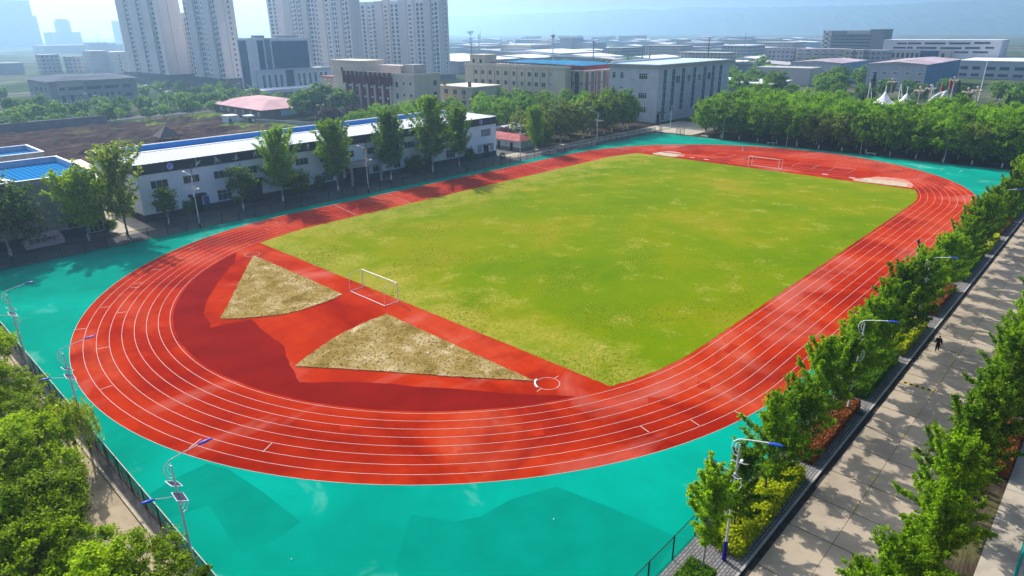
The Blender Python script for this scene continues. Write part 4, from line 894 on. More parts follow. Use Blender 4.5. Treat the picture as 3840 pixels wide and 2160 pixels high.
for z in (.15, 2.05): g.tube([(89.2,46.9,z),(92.2,49.6,z)], .035, 5)
g.build('frame', M_DKPOST, t); g = G(); g.add([(89.2,46.9,.15),(92.2,49.6,.15),(92.2,49.6,2.05),(89.2,46.9,2.05)], [(0,1,2,3)]); g.build('net', M_NETG, t)
M_TEALP = plain('teal_painted_steel', (0.01,0.22,0.20), 0.45, 0.1, 2)
t = thing('court_fence', 'low-angled teal fence beside the red court at the right edge', 'fence', (-60,-65.3,0))
p0 = None
for i in range(14):
    x = -72+4*i; g = G(); g.tube([(x,-65.3,0),(x,-65.3,3.0)], .05, 6); g.build('post', M_TEALP, t)
g = G()
for z in (.1, 1.5, 3.0): g.tube([(-72,-65.3,z),(-20,-65.3,z)], .045 if z < 2 else .07, 6)
g.build('rail', M_TEALP, t); g = G(); g.add([(-72,-65.28,.1),(-20,-65.28,.1),(-20,-65.28,2.95),(-72,-65.28,2.95)], [(0,1,2,3)]); g.build('net', M_NETG, t)

# speed bump
t = thing('speed_bump', 'yellow and black rubber speed bump across half the road', 'speed bump', (-33.6,-54.8,-.12)); g = G(); M_BLK = plain('black_rubber', (0.03,0.03,0.03), .8, .2, 3); M_YB = plain('yellow_rubber', (0.62,0.42,0.04), .7, .15, 3)
for i in range(11):
    y0 = -53.5-i*.245; pr = [(-33.78,-.12),(-33.7,-.075),(-33.6,-.06),(-33.5,-.075),(-33.42,-.12)]
    g.add([(x,y0,z) for x,z in pr]+[(x,y0-.243,z) for x,z in pr], [(i_,i_+1,6+i_,5+i_) for i_ in range(4)]+[(4,3,2,1,0),(5,6,7,8,9)], i % 2)
g.build('segments', [M_YB, M_BLK], t)
for x, y, lab in ((-42.4,-52.6,'round manhole cover in the pavers beside the first brown hedge'),(-69.2,-51.9,'small drain cover in the pavers by the blue lamp base')):
    g = G(); g.cyl(x, y, 0.014, 0.024, .36, n=16); tag(g.build('manhole_cover', M_ASPH, loc=(x,y,0)), lab, 'manhole cover')

# white benches under the far wood
for i, (x, y) in enumerate(((91.0,12.4),(90.9,33.0),(91.2,-14.2))):
    t = thing('bench', ('white backless bench under the wood right of the second thin lamp','white backless bench under the wood near the far gate','white backless bench under the middle of the far wood')[i], 'bench', (x,y,0), 'white benches under the far wood')
    G().box(x-.2,x+.2,y-1.1,y+1.1,.42,.5).build('seat', M_WPAINT, t)
    for s in (-.8,.8): G().box(x-.16,x+.16,y+s-.06,y+s+.06,0,.42).build('leg', M_WPAINT, t)

# people
def skin(name, pts, edges, rad, mat, parent, root=0, sub=2):
    me = bpy.data.meshes.new(name); me.from_pydata(pts, edges, []); me.materials.append(mat)
    o = bpy.data.objects.new(name, me); col.objects.link(o); o.parent = parent
    o.modifiers.new('skin', 'SKIN'); s = o.modifiers.new('sub', 'SUBSURF'); s.levels = sub; s.render_levels = sub
    for i, v in enumerate(me.skin_vertices[0].data):
        r = rad[i]; v.radius = r if isinstance(r, tuple) else (r, r); v.use_root = (i == root)
    for p in me.polygons: p.use_smooth = True
    return o
def person(label, x, y, z, rot, H, top, legs, hairc, stride=.26, armsw=.22, skinc=(0.42,0.25,0.17), shorts=False, shoe=(0.03,0.03,0.03), sleeves=True):
    t = thing('person', label, 'person', (x,y,z)); t.rotation_euler = (0,0,rot); t.scale = (H/1.75,)*3
    ms = plain('skin_tone', skinc, .6, .05); mt = plain('top_cloth', top, .9, .1, 8); ml = plain('trouser_cloth', legs, .9, .1, 8); mh = plain('hair', hairc, .7, .1); mo = plain('shoe', shoe, .6, .1)
    V = []; E = []; Rr = []
    def a(p, r, par=None):
        V.append(p); Rr.append(r); i = len(V)-1
        if par is not None: E.append((par, i))
        return i
    pel = a((0,0,.97), (.13,.10)); sp = a((0,0,1.14), (.125,.09), pel); ch = a((.01,0,1.34), (.145,.105), sp); nk = a((0,0,1.49), .055, ch)
    jaw = a((.035,0,1.565), (.065,.075), nk); hd = a((.01,0,1.65), (.082,.095), jaw); tp = a((.0,0,1.73), (.05,.055), hd); a((.105,0,1.605), .016, jaw)
    A = {}; K = {}
    for s in (-1, 1):
        sh = a((0,s*.17,1.42), .058, ch); sw = armsw*s
        el = a((-sw*.35,s*.245,1.14), .043, sh); wr = a((sw*.55+.06,s*.275,.92), .03, el); pm = a((sw*.6+.08,s*.28,.85), (.035,.018), wr); A[s] = ((0,s*.17,1.42), V[el], V[wr])
        for f in range(4):
            f0 = a((sw*.6+.055+.018*f,s*.285,.815), .0095, pm); f1 = a((sw*.6+.07+.018*f,s*.275,.785-.004*(f in (1,2))), .0085, f0); a((sw*.6+.08+.017*f,s*.262,.762-.006*(f in (1,2))), .0075, f1)
        th = a((sw*.6+.115,s*.265,.845), .0105, pm); a((sw*.6+.13,s*.255,.815), .009, th)
        st = -stride*s; hp = a((0,s*.09,.93), .082, pel); kn = a((st*.45+.04,s*.095,.50), .056, hp); an = a((st*.95-.02*(st<0),s*.10,.10+.05*(st<0)), .036, kn); to = a((st*.95+.13,s*.11,.035+.03*(st<0)), .03, an); K[s] = (V[hp], V[kn], V[an], V[to])
    skin('body', V, E, Rr, ms, t)
    # clothes: slightly larger grown shells that follow the body
    pv = [(0,0,.84),(0,0,1.0),(.01,0,1.32),(0,0,1.47),(0,0,1.16)]; pe = [(0,1),(1,4),(4,2),(2,3)]; pr = [(.205,.165),(.20,.16),(.215,.165),(.10,.10),(.20,.155)]
    for s in (-1, 1):
        i = len(pv); q = A[s]; pv += [q[0], q[1]] + ([q[2]] if sleeves else []); pe += [(2,i),(i,i+1)] + ([(i+1,i+2)] if sleeves else []); pr += [.112,.078] + ([.058] if sleeves else [])
    skin('jacket' if sleeves else 'shirt', pv, pe, pr, mt, t)
    pv = [(0,0,1.04),(0,0,.92)]; pe = [(0,1)]; pr = [(.19,.15),(.185,.15)]
    for s in (-1, 1):
        i = len(pv); q = K[s]; pv += [q[0], q[1]] + ([] if shorts else [(q[2][0], q[2][1], q[2][2]+.02)]); pe += [(1,i),(i,i+1)] + ([] if shorts else [(i+1,i+2)]); pr += [.125,.092] + ([] if shorts else [.07])
    skin('shorts' if shorts else 'trousers', pv, pe, pr, ml, t)
    g = G(); g.ball((-.012,0,1.675), (.098,.085,.088), 10, 6); h = g.build('hair', mh, None, True); h.parent = t
    for s in (-1, 1):
        q = K[s]; g = G(); g.ball((q[3][0]-.06,q[3][1],q[3][2]+.008), (.135,.05,.042), 8, 5); o = g.build('shoe', mo, None, True); o.parent = t
    return t
person('person in black clothes walking away up the concrete road', -24.3,-54.4,-.12, R(8), 1.76, (0.012,0.010,0.010),(0.012,0.011,0.012),(0.01,0.008,0.007))
person('person in pale clothes walking on the far bend of the track', 75.2,13.3,.01, R(200), 1.66, (0.50,0.40,0.40),(0.62,0.58,0.58),(0.012,0.01,0.01), .3, .25, sleeves=False, shoe=(0.7,0.7,0.7))
person('dark-clothed person standing at the track fence before the gymnasium', 6.2,48.55,.0, R(-70), 1.70, (0.02,0.018,0.02),(0.02,0.02,0.022),(0.01,0.008,0.007), .05, .05)
# ================================================================ buildings
def text_mesh(body, size, mat, name, parent, origin, ax, depth=0.05, bold=0.02):
    """lettering as a mesh; ax 'Y' reads along +x on a wall facing -Y, 'X' reads along -y on a wall facing -X"""
    c = bpy.data.curves.new('lettering', 'FONT'); c.body = body; c.size = size; c.align_x = 'CENTER'; c.align_y = 'CENTER'; c.extrude = depth; c.offset = bold
    o = bpy.data.objects.new('lettering', c); col.objects.link(o); bpy.context.view_layer.update()
    dg = bpy.context.evaluated_depsgraph_get(); me = bpy.data.meshes.new_from_object(o.evaluated_get(dg)); bpy.data.objects.remove(o); me.materials.clear(); me.materials.append(mat)
    Rm_ = Matrix.Rotation(math.pi/2, 4, 'X') if ax == 'Y' else Matrix.Rotation(-math.pi/2, 4, 'Z') @ Matrix.Rotation(math.pi/2, 4, 'X')
    me.transform(Rm_); k = bpy.data.objects.new(name, me); col.objects.link(k); k.parent = parent
    k.location = Vector(origin)-parent.location; return k
M_HALLW = ribbed('pale_corrugated_wall', (0.74,0.85,0.97), 0.25, 0, 0.5, .88); M_FASC = plain('charcoal_fascia', (0.045,0.05,0.062), 0.55, 0.15, .4); M_DADO = plain('dark_grey_dado', (0.06,0.062,0.072), 0.8, 0.2, 0.6)
M_ROOFW = ribbed('white_roof_sheet', (0.66,0.71,0.76), 0.95, 0, 0.7, .55); M_TRIM = plain('white_metal_trim', (0.8,0.8,0.8), .4, .05, 1); M_BLUEIN = plain('bright_blue_sheet', (0.03,0.23,0.62), .7, .12, .5); M_PALEBL = plain('pale_blue_sheet', (0.36,0.55,0.75), .45, .1, .5)
M_FRW = plain('white_window_frame', (0.62,0.63,0.65), .5, .08, 2); M_FRD = plain('dark_window_surround', (0.10,0.11,0.13), .6, .1, 2); M_GL = glass('dark_window_glass'); M_GLB = glass('blue_window_glass', (0.012,0.04,0.075), .15); M_CURT = plain('pale_curtained_glass', (0.30,0.31,0.33), .3, .3, 3)
M_DOOR = plain('dark_door', (0.03,0.032,0.04), .5, .2, 2); M_GREYST = plain('grey_stone_cladding', (0.30,0.29,0.29), .7, .12, .8); M_EMB = plain('emblem_blue', (0.05,0.08,0.55), .4, .1, 4); M_PICT = plain('pale_pictogram', (0.62,0.64,0.70), .5, .05, 2)

# --- gymnasium
X0, X1, Y0, Y1, HH = -60.8, 27.7, 60.3, 82.3, 10.1
gy = thing('gymnasium', 'long pale gymnasium with a charcoal fascia of sports pictograms and white roof', 'gymnasium', ((X0+X1)/2, Y0, 0))
G().box(X0,X1,Y0,Y1,0,8.9).build('wall', M_HALLW, gy)
g = G(); g.box(X0-.05,X1+.05,Y0-.05,Y0,0,1.3); g.box(X0-.05,X0,Y0,Y1,0,1.3); g.box(X1,X1+.05,Y0,Y1,0,1.3); g.build('dado', M_DADO, gy)
g = G(); g.box(X0-.12,X1+.12,Y0-.12,Y0,8.3,HH-.02); g.box(X0-.12,X0,Y0,Y0+9,8.32,HH-.03); g.build('fascia', M_FASC, gy)
g = G(); g.box(X0-.1,X0+.12,Y0+9,Y1+.1,8.3,HH-.03); g.build('end_panel', M_GREYST, gy)
g = G(); ym = 71.3
g.add([(X0+.15,Y0,HH-.06),(X1-.15,Y0,HH-.06),(X1-.15,ym,HH+.30),(X0+.15,ym,HH+.30)], [(0,1,2,3)]); g.build('front_roof', M_ROOFW, gy)
g = G(); g.add([(X0+.15,ym+.02,HH+.29),(X1-.15,ym+.02,HH+.29),(X1-.15,Y1-.1,8.95),(X0+.15,Y1-.1,8.95)], [(0,1,2,3)]); g.build('rear_roof', plain('lavender_roof_sheet', (0.60,0.62,0.70), .5, .08, .4), gy)
g = G(); g.box(X0+.15,X1-.15,ym-.25,ym+.25,HH+.30,HH+.42); g.build('ridge_cap', M_TRIM, gy)
g = G(); g.box(X0,X1,Y1-.1,Y1+.1,8.3,HH); g.box(X1-.08,X1+.12,Y0+.02,Y1-.1,8.3,HH); g.box(X0-.09,X0+.1,ym,Y1-.1,8.3,HH+.005); pp = g.build('parapet', M_BLUEIN, gy)
g = G(); g.box(X0-.2,X1+.2,Y1-.16,Y1+.2,HH,HH+.12); g.box(X0-.2,X0+.2,Y0-.1,Y1-.16,HH,HH+.12); g.box(X1-.14,X1+.2,Y0-.1,Y1-.16,HH+.002,HH+.12); g.build('parapet_cap', M_TRIM, gy)
for k in range(14):
    a = -58.8+5.6*k; window(gy, 'Y', Y0, a, a+3.0, 5.6, 7.1, [M_FRW if k not in () else M_FRD, M_GL], 3, 1, .1)
window(gy, 'Y', Y0, 22.3, 25.6, 5.5, 7.2, [M_FRD, M_CURT], 4, 1, .1)
for a, b, m in ((-58.8,-55.9,M_GLB),(-47.5,-44.7,M_GLB),(-34.4,-31.6,M_GL),(-29.6,-28.2,M_GL),(-25.0,-22.3,M_GL),(-12.0,-9.8,M_GL),(-6.3,-4.2,M_GL),(-.9,1.6,M_GL),(10.0,13.0,M_GL),(20.8,22.4,M_CURT),(25.3,26.8,M_CURT)):
    window(gy, 'Y', Y0, a, b, 1.42, 3.5, [M_FRW, m], 3 if b-a > 1.8 else 2, 2, .1)
# entrance with canopy and columns
G().box(-20.4,-11.2,Y0-3.2,Y0-.05,3.95,4.75).build('entrance_canopy', M_GREYST, gy)
g = G(); n = 14; pts = [(-20.4+9.2*i/n, Y0-3.2-1.1*math.sin(math.pi*i/n)) for i in range(n+1)]; g.prism(pts[::1], 4.0, 4.72); g.build('canopy_front', M_GREYST, gy)
for x in (-19.6,-12.0): G().cyl(x, Y0-2.9, 0, 3.95, .34, n=12).build('column', M_GREYST, gy)
window(gy, 'Y', Y0-.06, -19.2, -13.2, .05, 3.7, [M_FRD, M_GL], 6, 2, .12, .08, 'entrance_door'); window(gy, 'Y', Y0-.06, -21.6, -19.9, .05, 3.0, [M_FRD, M_GL], 2, 2, .1, .08, 'side_door')
for x0, x1, z, nm in ((-42.8,-38.6,4.2,1),):
    G().box(x0-.4,x1+.4,Y0-1.6,Y0-.05,z,z+.35).build('side_canopy', M_DADO, gy); wbox(g := G(), 'Y', Y0-.05, x0, x1, .02, z-.1, 0, .08, 0); g.build('shutter_door', M_DOOR, gy)
g = G(); g.box(-52.9,-49.9,Y0-1.3,Y0-.05,3.25,3.6); g.build('side_canopy', M_DADO, gy); g = G(); wbox(g,'Y',Y0-.05,-52.5,-50.5,.02,3.0,0,.07,0); g.build('door', M_DOOR, gy)
g = G(); wbox(g,'Y',Y0-.05,-50.2,-49.2,1.3,2.8,0,.06,0); g.build('notice_board', plain('deep_blue_board', (0.03,0.06,0.35), .5, .3, 4), gy)
g = G(); g.box(22.6,25.2,Y0-1.0,Y0-.05,3.2,3.5); g.build('side_canopy', plain('grey_green_canopy', (0.16,0.2,0.2), .6, .1, 2), gy); g = G(); wbox(g,'Y',Y0-.05,23.0,24.8,.02,3.0,0,.07,0); g.build('door', M_DOOR, gy)
g = G(); wbox(g,'Y',Y0,3.0,5.2,.02,3.4,.05,.12,0); g.build('door', M_DOOR, gy)
def emblem(x, z):
    g = G(); n = 26; yy = Y0-.12
    g.add([(x+.62*math.cos(2*math.pi*i/n), yy-.05, z+.62*math.sin(2*math.pi*i/n)) for i in range(n)]+[(x+.62*math.cos(2*math.pi*i/n), yy, z+.62*math.sin(2*math.pi*i/n)) for i in range(n)], [tuple(range(n))]+[(i,n+i,n+(i+1)%n,(i+1)%n) for i in range(n)], 0)
    def rg(r0, r1, d, m): g.add([(x+r0*math.cos(2*math.pi*i/n), yy-d, z+r0*math.sin(2*math.pi*i/n)) for i in range(n)]+[(x+r1*math.cos(2*math.pi*i/n), yy-d, z+r1*math.sin(2*math.pi*i/n)) for i in range(n)], [(i,n+i,n+(i+1)%n,(i+1)%n) for i in range(n)], m)
    rg(.40,.55,.055,1)
    for dz, h in ((.10,.06),(-.05,.05),(-.2,.04)):
        g.add([(x-.32,yy-.055,z+dz-.05),(x-.1,yy-.055,z+dz+h),(x+.1,yy-.055,z+dz),(x+.32,yy-.055,z+dz+h+.05),(x+.3,yy-.055,z+dz-.03),(x+.1,yy-.055,z+dz-.09),(x-.1,yy-.055,z+dz-.05)], [tuple(range(7))], 1)
    g.build('round_emblem', [M_EMB, plain('emblem_pale', (0.5,0.55,0.8), .5, .05)], gy)
emblem(-55.0, 9.15); emblem(22.2, 9.2)
def picto(x, z, parts):
    """flat figures built of capsule limbs and discs"""
    g = G(); yy = Y0-.13
    for p in parts:
        if len(p) == 3: g.ball((x+p[0], yy-.01, z+p[1]), (p[2], .03, p[2]), 10, 5)
        else: g.tube([(x+p[0],yy-.01,z+p[1]),(x+p[2],yy-.01,z+p[3])], [p[4],p[5] if len(p) > 5 else p[4]], 6)
    g.build('pictogram', M_PICT, gy)
picto(-50.3, 9.1, [(-.2,-.62,.11),(-.15,-.45,.15,0,.16,.13),(.1,.0,-.1,.65,.09,.05),(.1,0,.75,.32,.12,.04),(-.1,-.4,-.25,0,.06),(.2,-.1,.5,-.15,.07)])
picto(-46.6, 9.15, [(-.3,.5,.13),(-.2,.4,.1,-.15,.17,.14),(.1,-.1,.1,-.55,.09,.06),(-.1,.25,-.35,-.25,.05),(-.45,-.5,-.25,-.1,.04),(.55,-.35,.75,-.5,.04),(.3,-.15,.6,-.1,.04),(-.5,-.4,-.3,-.6,.04),(.45,-.55,.3,-.35,.04),(.75,-.45,.6,-.2,.04)])
picto(-42.9, 9.2, [(-.65,-.4,-.1,-.5,.06),(-.1,-.5,.5,-.3,.07),(-.05,-.45,.12,.15,.13,.1),(.12,.15,.2,.6,.07,.04),(-.12,.0,.1)])
picto(-39.0, 9.2, [(-.5,.35,.3,.25,.05),(.05,.6,.0,-.1,.05),(.4,.45,-.45,-.5,.06),(-.1,.0,.35,-.45,.06),(.3,-.2,.5,-.3,.05),(-.4,.0,.3,.05,.04)])
picto(-30.4, 9.25, [(0,.5,.12),(0,.4,-.1,-.1,.14,.1),(-.1,-.1,-.35,-.65,.09,.06),(.0,-.1,.3,-.6,.09,.06),(.1,.3,.4,-.1,.06),(-.1,.3,-.3,-.1,.06)])
picto(-27.6, 9.2, [(.1,.5,.12),(.1,.4,.1,-.1,.2,.15),(-.15,.3,-.1,-.25,.08),(-.6,-.35,.5,-.55,.05),(.35,.3,.25,-.3,.05)])
picto(-1.1, 9.2, [(-.3,.45,-.4,-.4,.07),(-.3,.45,.2,.35,.06),(.2,.35,.1,-.4,.07),(-.4,-.4,.1,-.45,.05),(.45,-.35,.12),(-.1,.1,.1)])
for x in (-51.5,-13.4):
    g = G(); g.box(x-.3,x+.3,Y0-.62,Y0-.15,8.3,8.85); g.box(x-.03,x+.03,Y0-.2,Y0-.12,7.2,8.3); g.build('floodlight', M_FRD, gy)

# --- tiled hall with blue sunken roof, and its twin behind
M_TILE = tiled('beige_wall_tiles', (0.40,0.385,0.36), (0.17,0.165,0.16), 1.55, 1.0, .5, .06, .025)
def tiled_hall(x0, x1, y0, y1, h, label, full):
    t = thing('tiled_hall', label, 'hall', ((x0+x1)/2,y0,0))
    G().box(x0,x1,y0,y1,0,h-1.1).build('wall', M_TILE, t)
    g = G(); g.box(x0,x1,y0,y0+.25,h-1.1,h); g.box(x1-.25,x1,y0+.25,y1-.25,h-1.1,h); g.box(x0,x1,y1-.25,y1,h-1.1,h); g.build('parapet', M_TILE, t)
    g = G(); g.box(x0,x1-.28,y1-.30,y1-.253,h-1.08,h-.02); g.box(x1-.30,x1-.253,y0+.3,y1-.3,h-1.08,h-.02); g.build('parapet_lining', M_PALEBL, t)
    g = G(); g.box(x0-.05,x1+.08,y0-.08,y0+.32,h,h+.1); g.box(x1-.34,x1+.08,y0+.32,y1-.34,h,h+.1); g.box(x0-.05,x1+.08,y1-.34,y1+.08,h,h+.1); g.build('parapet_cap', M_TRIM, t)
    g = G(); g.add([(x0,y0+.26,h-.75),(x1-.31,y0+.26,h-.75),(x1-.31,y1-.31,h-1.0),(x0,y1-.31,h-1.0)], [(0,1,2,3)]); g.build('roof', ribbed('blue_roof_sheet', (0.02,0.19,0.46), .8, 0, .7, .5), t)
    return t
th = tiled_hall(-112, -66.8, 60.3, 82.4, 10.0, 'beige tiled hall with a sunken blue roof at the left edge', True)
g = G(); g.add([(-77.2,60.6,9.45),(-76.0,60.6,9.45),(-80.2,82,9.2),(-81.4,82,9.2)], [(0,1,2,3)]); g.build('roof_strip', M_TRIM, th)
g = G(); g.box(-112,-66.75,60.22,60.3,0,1.35); g.box(-66.8,-66.72,60.3,82.4,0,1.35); g.build('dado', M_DADO, th)
for a, b, z0, z1 in ((-69.7,-67.4,.1,3.2),(-72.6,-70.4,1.4,3.0)): window(th, 'Y', 60.22 if z0 < 1 else 60.3, a, b, z0, z1, [M_FRW, M_GL], 3, 2, .1, .07, 'door' if z0 < 1 else 'window')
window(th, 'Y', 60.3, -83.0, -80.6, 5.2, 7.2, [M_FRD, M_GL], 2, 1)
tiled_hall(-120, -67, 89.9, 102.5, 10.0, 'second tiled hall with a blue sunken roof behind the first one', True)
t = thing('low_annex', 'low red-eaved annex with a pale roof wedged between the two halls', 'annex', (-60,100,0)); G().box(-66,-56,88,112,0,3.4).build('wall', M_TILE, t); g = G(); g.add([(-66.3,87.6,3.6),(-55.7,87.6,3.6),(-55.7,112.3,4.3),(-66.3,112.3,4.3)], [(0,1,2,3)]); g.build('roof', M_TRIM, t); G().box(-66.35,-55.65,87.5,87.7,3.2,3.62).build('eave', plain('dull_red_eave', (0.25,0.05,0.045), .6, .1), t)
# engraved stone
st = thing('name_stone', 'wide pinkish boulder engraved with five dark red characters before the tiled hall', 'stone', (-76.9,56.6,0))
g = G(); r_ = np.random.default_rng(5); ring = [(-2.6,.3),(-2.75,1.1),(-2.55,1.75),(-1.6,2.05),(-.3,2.3),(1.0,2.5),(2.1,2.45),(2.55,1.7),(2.75,.8),(2.55,.3)]
vs = []
for d, k in ((-.42,.94),(-.30,1.0),(.30,1.0),(.42,.94)):
    vs += [(-76.9+x*k, 56.6+d, .35+(z-.35)*(k if z > 1 else 1)) for x, z in ring]
n = len(ring); g.add(vs, [tuple(range(n)), tuple(range(4*n-1,3*n-1,-1))]+[(k*n+(i+1)%n, k*n+i, (k+1)*n+i, (k+1)*n+(i+1)%n) for k in range(3) for i in range(n)]); g.build('boulder', plain('pinkish_granite', (0.42,0.33,0.33), .75, .2, 3, bump=.3), st)
G().box(-79.5,-74.3,56.0,57.2,0,.36).build('plinth', M_DADO, st)
text_mesh('五吉训练馆', .82, plain('dark_red_lettering', (0.10,0.012,0.012), .7, .1), 'lettering', st, (-76.95,56.17,1.38), 'Y', .02, .02)

# --- small hut with a rusty red tile roof
hut = thing('red_roofed_hut', 'small white hut with a faded red roof and two doors beside the gymnasium', 'hut', (33,60,0)); hx0,hx1,hy0,hy1 = 28.6,35.6,59.8,66.6
M_HUTW = plain('hut_plaster', (0.50,0.48,0.47), .8, .12, .8); M_HUTR = plain('faded_red_roof', (0.36,0.10,0.095), .7, .35, .8)
# the long front faces -X, the short green end faces -Y
hx0, hx1, hy0, hy1 = 35.6, 41.0, 58.9, 80.0
G().box(hx0,hx1,hy0,hy1,0,2.9).build('wall', M_HUTW, hut)
g = G(); g.box(hx0-.05,hx0,hy0,hy1,0,1.0); g.box(hx0-.05,hx1,hy0-.05,hy0,0,1.0); g.build('dado', plain('grey_dado', (0.17,0.16,0.165), .8, .15), hut)
G().box(hx0+.02,hx1,hy0-.03,hy0,1.0,2.9).build('end_panel', plain('pale_green_plaster', (0.22,0.36,0.26), .8, .15), hut)
g = G(); e = .6; rz = 4.3; my = (hx0+hx1)/2
g.add([(hx0-e,hy0-e,2.85),(hx1+e,hy0-e,2.85),(hx1+e,hy1+e,2.85),(hx0-e,hy1+e,2.85),(my,hy0+2.4,rz),(my,hy1-2.4,rz)], [(0,1,4),(1,2,5,4),(2,3,5),(3,0,4,5),(3,2,1,0)]); g.build('roof', M_HUTR, hut)
for a in (61.6,66.4,71.0): g = G(); wbox(g,'X',hx0-.05,a,a+1.0,.02,2.2,0,.05,0); g.build('door', M_DOOR, hut)
for a in (63.4,68.2,73.0): window(hut, 'X', hx0, a, a+1.5, 1.05, 2.3, [M_FRW, M_CURT], 2, 2, .1)
for x0, x1, y0, y1, h, c, lab in ((50,58,76,84,3.4,(0.55,0.55,0.57),'pale sheet-roofed shed half hidden in trees behind the hut'),(66,73,77,84,4.6,(0.40,0.22,0.25),'dull pink roof peeping out of the belt of trees')):
    t = thing('shed', lab, 'shed', ((x0+x1)/2,(y0+y1)/2,0)); G().box(x0,x1,y0,y1,0,h-.5).build('wall', M_HUTW, t); g = G(); g.add([(x0-.4,y0-.4,h-.5),(x1+.4,y0-.4,h-.5),(x1+.4,y1+.4,h-.5),(x0-.4,y1+.4,h-.5),(x0-.4,(y0+y1)/2,h+.3),(x1+.4,(y0+y1)/2,h+.3)], [(0,1,5,4),(2,3,4,5),(1,2,5),(3,0,4)]); g.build('roof', plain('shed_roof', c, .6, .2, .6), t)

# --- white library
M_LIBW = tiled('library_wall_tiles', (0.58,0.60,0.64), (0.42,0.43,0.46), 1.2, .6, .55, .03, .02); M_CORN = plain('stone_cornice', (0.46,0.43,0.42), .7, .08, 1)
lb = thing('library', 'big pale tiled library block with tall dark slot windows at the far corner', 'library', (109.6,62,0)); LX, LX1, LY, LY1, LH = 109.6, 162.5, 62.0, 82.4, 18.3
G().box(LX,LX1,LY,LY1,0,LH).build('wall', M_LIBW, lb)
g = G(); g.box(LX-.3,LX1+.3,LY-.3,LY1+.3,18.3,18.75); g.box(LX-.55,LX1+.55,LY-.55,LY1+.55,18.75,19.2); g.box(LX-.8,LX1+.8,LY-.8,LY1+.8,19.2,19.5); g.build('cornice', M_CORN, lb)
G().box(LX-.3,LX1+.3,LY-.3,LY1+.3,19.5,19.62).build('roof', plain('pale_blue_roofing', (0.45,0.60,0.72), .5, .1, .2), lb)
g = G(); g.box(LX,LX1-5,LY1-1.2,LY1-.4,19.62,20.3); g.build('roof_ridge', M_TRIM, lb)
for a0, a1 in ((112.9,115.2),(118.6,120.9),(125.3,127.8),(133.4,135.9),(141.3,143.8),(148.0,150.5),(154.0,156.5)):
    window(lb, 'Y', LY, a0, a1, .4 if a0 < 114 else 3.2, 17.9, [M_FRW, M_GLB], 2, 7, .12, .10, 'slot_window')
for (y0, y1, z0, z1, nx) in ((79.6,81.2,14.5,16.8,2),(76.2,77.8,14.5,16.8,2),(66.2,69.8,14.5,16.7,4),(79.6,80.9,11.1,12.1,2),(76.3,77.7,11.1,12.1,2),(79.5,81.1,8.0,10.2,2),(76.2,77.8,8.0,10.2,2),(66.1,69.7,8.0,10.1,4),(79.5,81.1,3.2,5.4,2),(66.1,69.7,3.2,5.4,4)):
    window(lb, 'X', LX, y0, y1, z0, z1, [M_FRW, M_GL], nx, 2, .14, .08)
for x, ch in ((122.9,'图'),(130.7,'书'),(138.7,'大'),(146.0,'楼')): text_mesh(ch, 2.6, plain('bronze_lettering', (0.12,0.09,0.07), .5, .1), 'letter', lb, (x,LY-.08,13.9), 'Y', .06, .03)
G().box(110.4,112.2,LY-2.4,LY,3.4,3.75).build('door_canopy', M_FRD, lb); g = G(); wbox(g,'Y',LY,110.3,112.0,.02,3.0,0,.08,0); g.build('door', M_DOOR, lb)

# --- cream school blocks
M_CREAM = plain('cream_render', (0.60,0.52,0.41), .8, .07, .3); M_CREAMT = plain('cream_trim', (0.62,0.55,0.45), .8, .06, 1); M_PURP = plain('maroon_cladding', (0.17,0.018,0.032), .6, .15, .6); M_ROOFG = plain('grey_roof_screed', (0.30,0.29,0.28), .9, .15, .3)
c1 = thing('school_block', 'cream school block with a maroon ribbed facade and stair tower', 'school block', (56,128,0)); CX, CY = 56.0, 128.3
g = G(); g.box(CX,67.9,CY,179.8,0,16.2); g.build('wall', M_CREAM, c1)
g = G(); g.box(CX-.3,68.2,CY-.3,160.0,16.2,16.5); g.box(CX-.18,CX+.1,CY-.18,160.0,16.5,17.0); g.box(CX+.1,68.1,CY-.18,CY+.1,16.5,17.0); g.build('parapet', M_CREAMT, c1)
g = G(); g.box(CX-.35,66,159.2,180.1,16.2,20.3); g.build('stair_tower', M_CREAM, c1); G().box(CX-.6,66.3,158.9,180.4,20.3,20.7).build('tower_cap', M_CREAMT, c1)
G().box(CX+.2,67.8,CY+.2,159,16.2,16.32).build('roof', M_ROOFG, c1)
g = G(); g.box(CX-.5,CX,141.0,171.3,12.4,15.3); g.build('maroon_band', M_PURP, c1)
for i in range(11): y = 141.4+i*2.95; G().box(CX-1.5,CX-.5,y-.28,y+.28,12.5,16.9).build('maroon_fin', M_PURP, c1)
for i in range(7):
    y = 142.0+i*4.87; G().box(CX-.65,CX,y-.40,y+.40,0,12.38).build('pilaster', M_CREAMT, c1)
    if i < 6:
        g = G(); g.box(CX-.25,CX,y+.45,y+4.42,0,12.38); g.build('maroon_panel', M_PURP, c1)
        for z in (3.6,7.4,11.2):
            a0 = y+1.4; g = G(); g.box(CX-.6,CX-.25,a0,a0+.85,z,z+.65); g.build('air_conditioner', M_TRIM, c1)
            window(c1, 'X', CX-.25, y+2.5, y+4.0, z-.9, z+.9, [M_PURP, M_GL], 1, 1, .08)
        window(c1, 'X', CX-.5, y+.8, y+2.2, 15.4, 16.1, [M_PURP, M_CURT], 1, 1, .06, .05)
for z0, z1 in ((16.2,18.2),(11.7,13.7),(7.7,9.7),(3.7,5.7)): window(c1, 'X', CX-.35 if z0 > 16 else CX, 171.9, 173.5, z0, z1, [M_CREAMT, M_GL], 1, 1, .1)
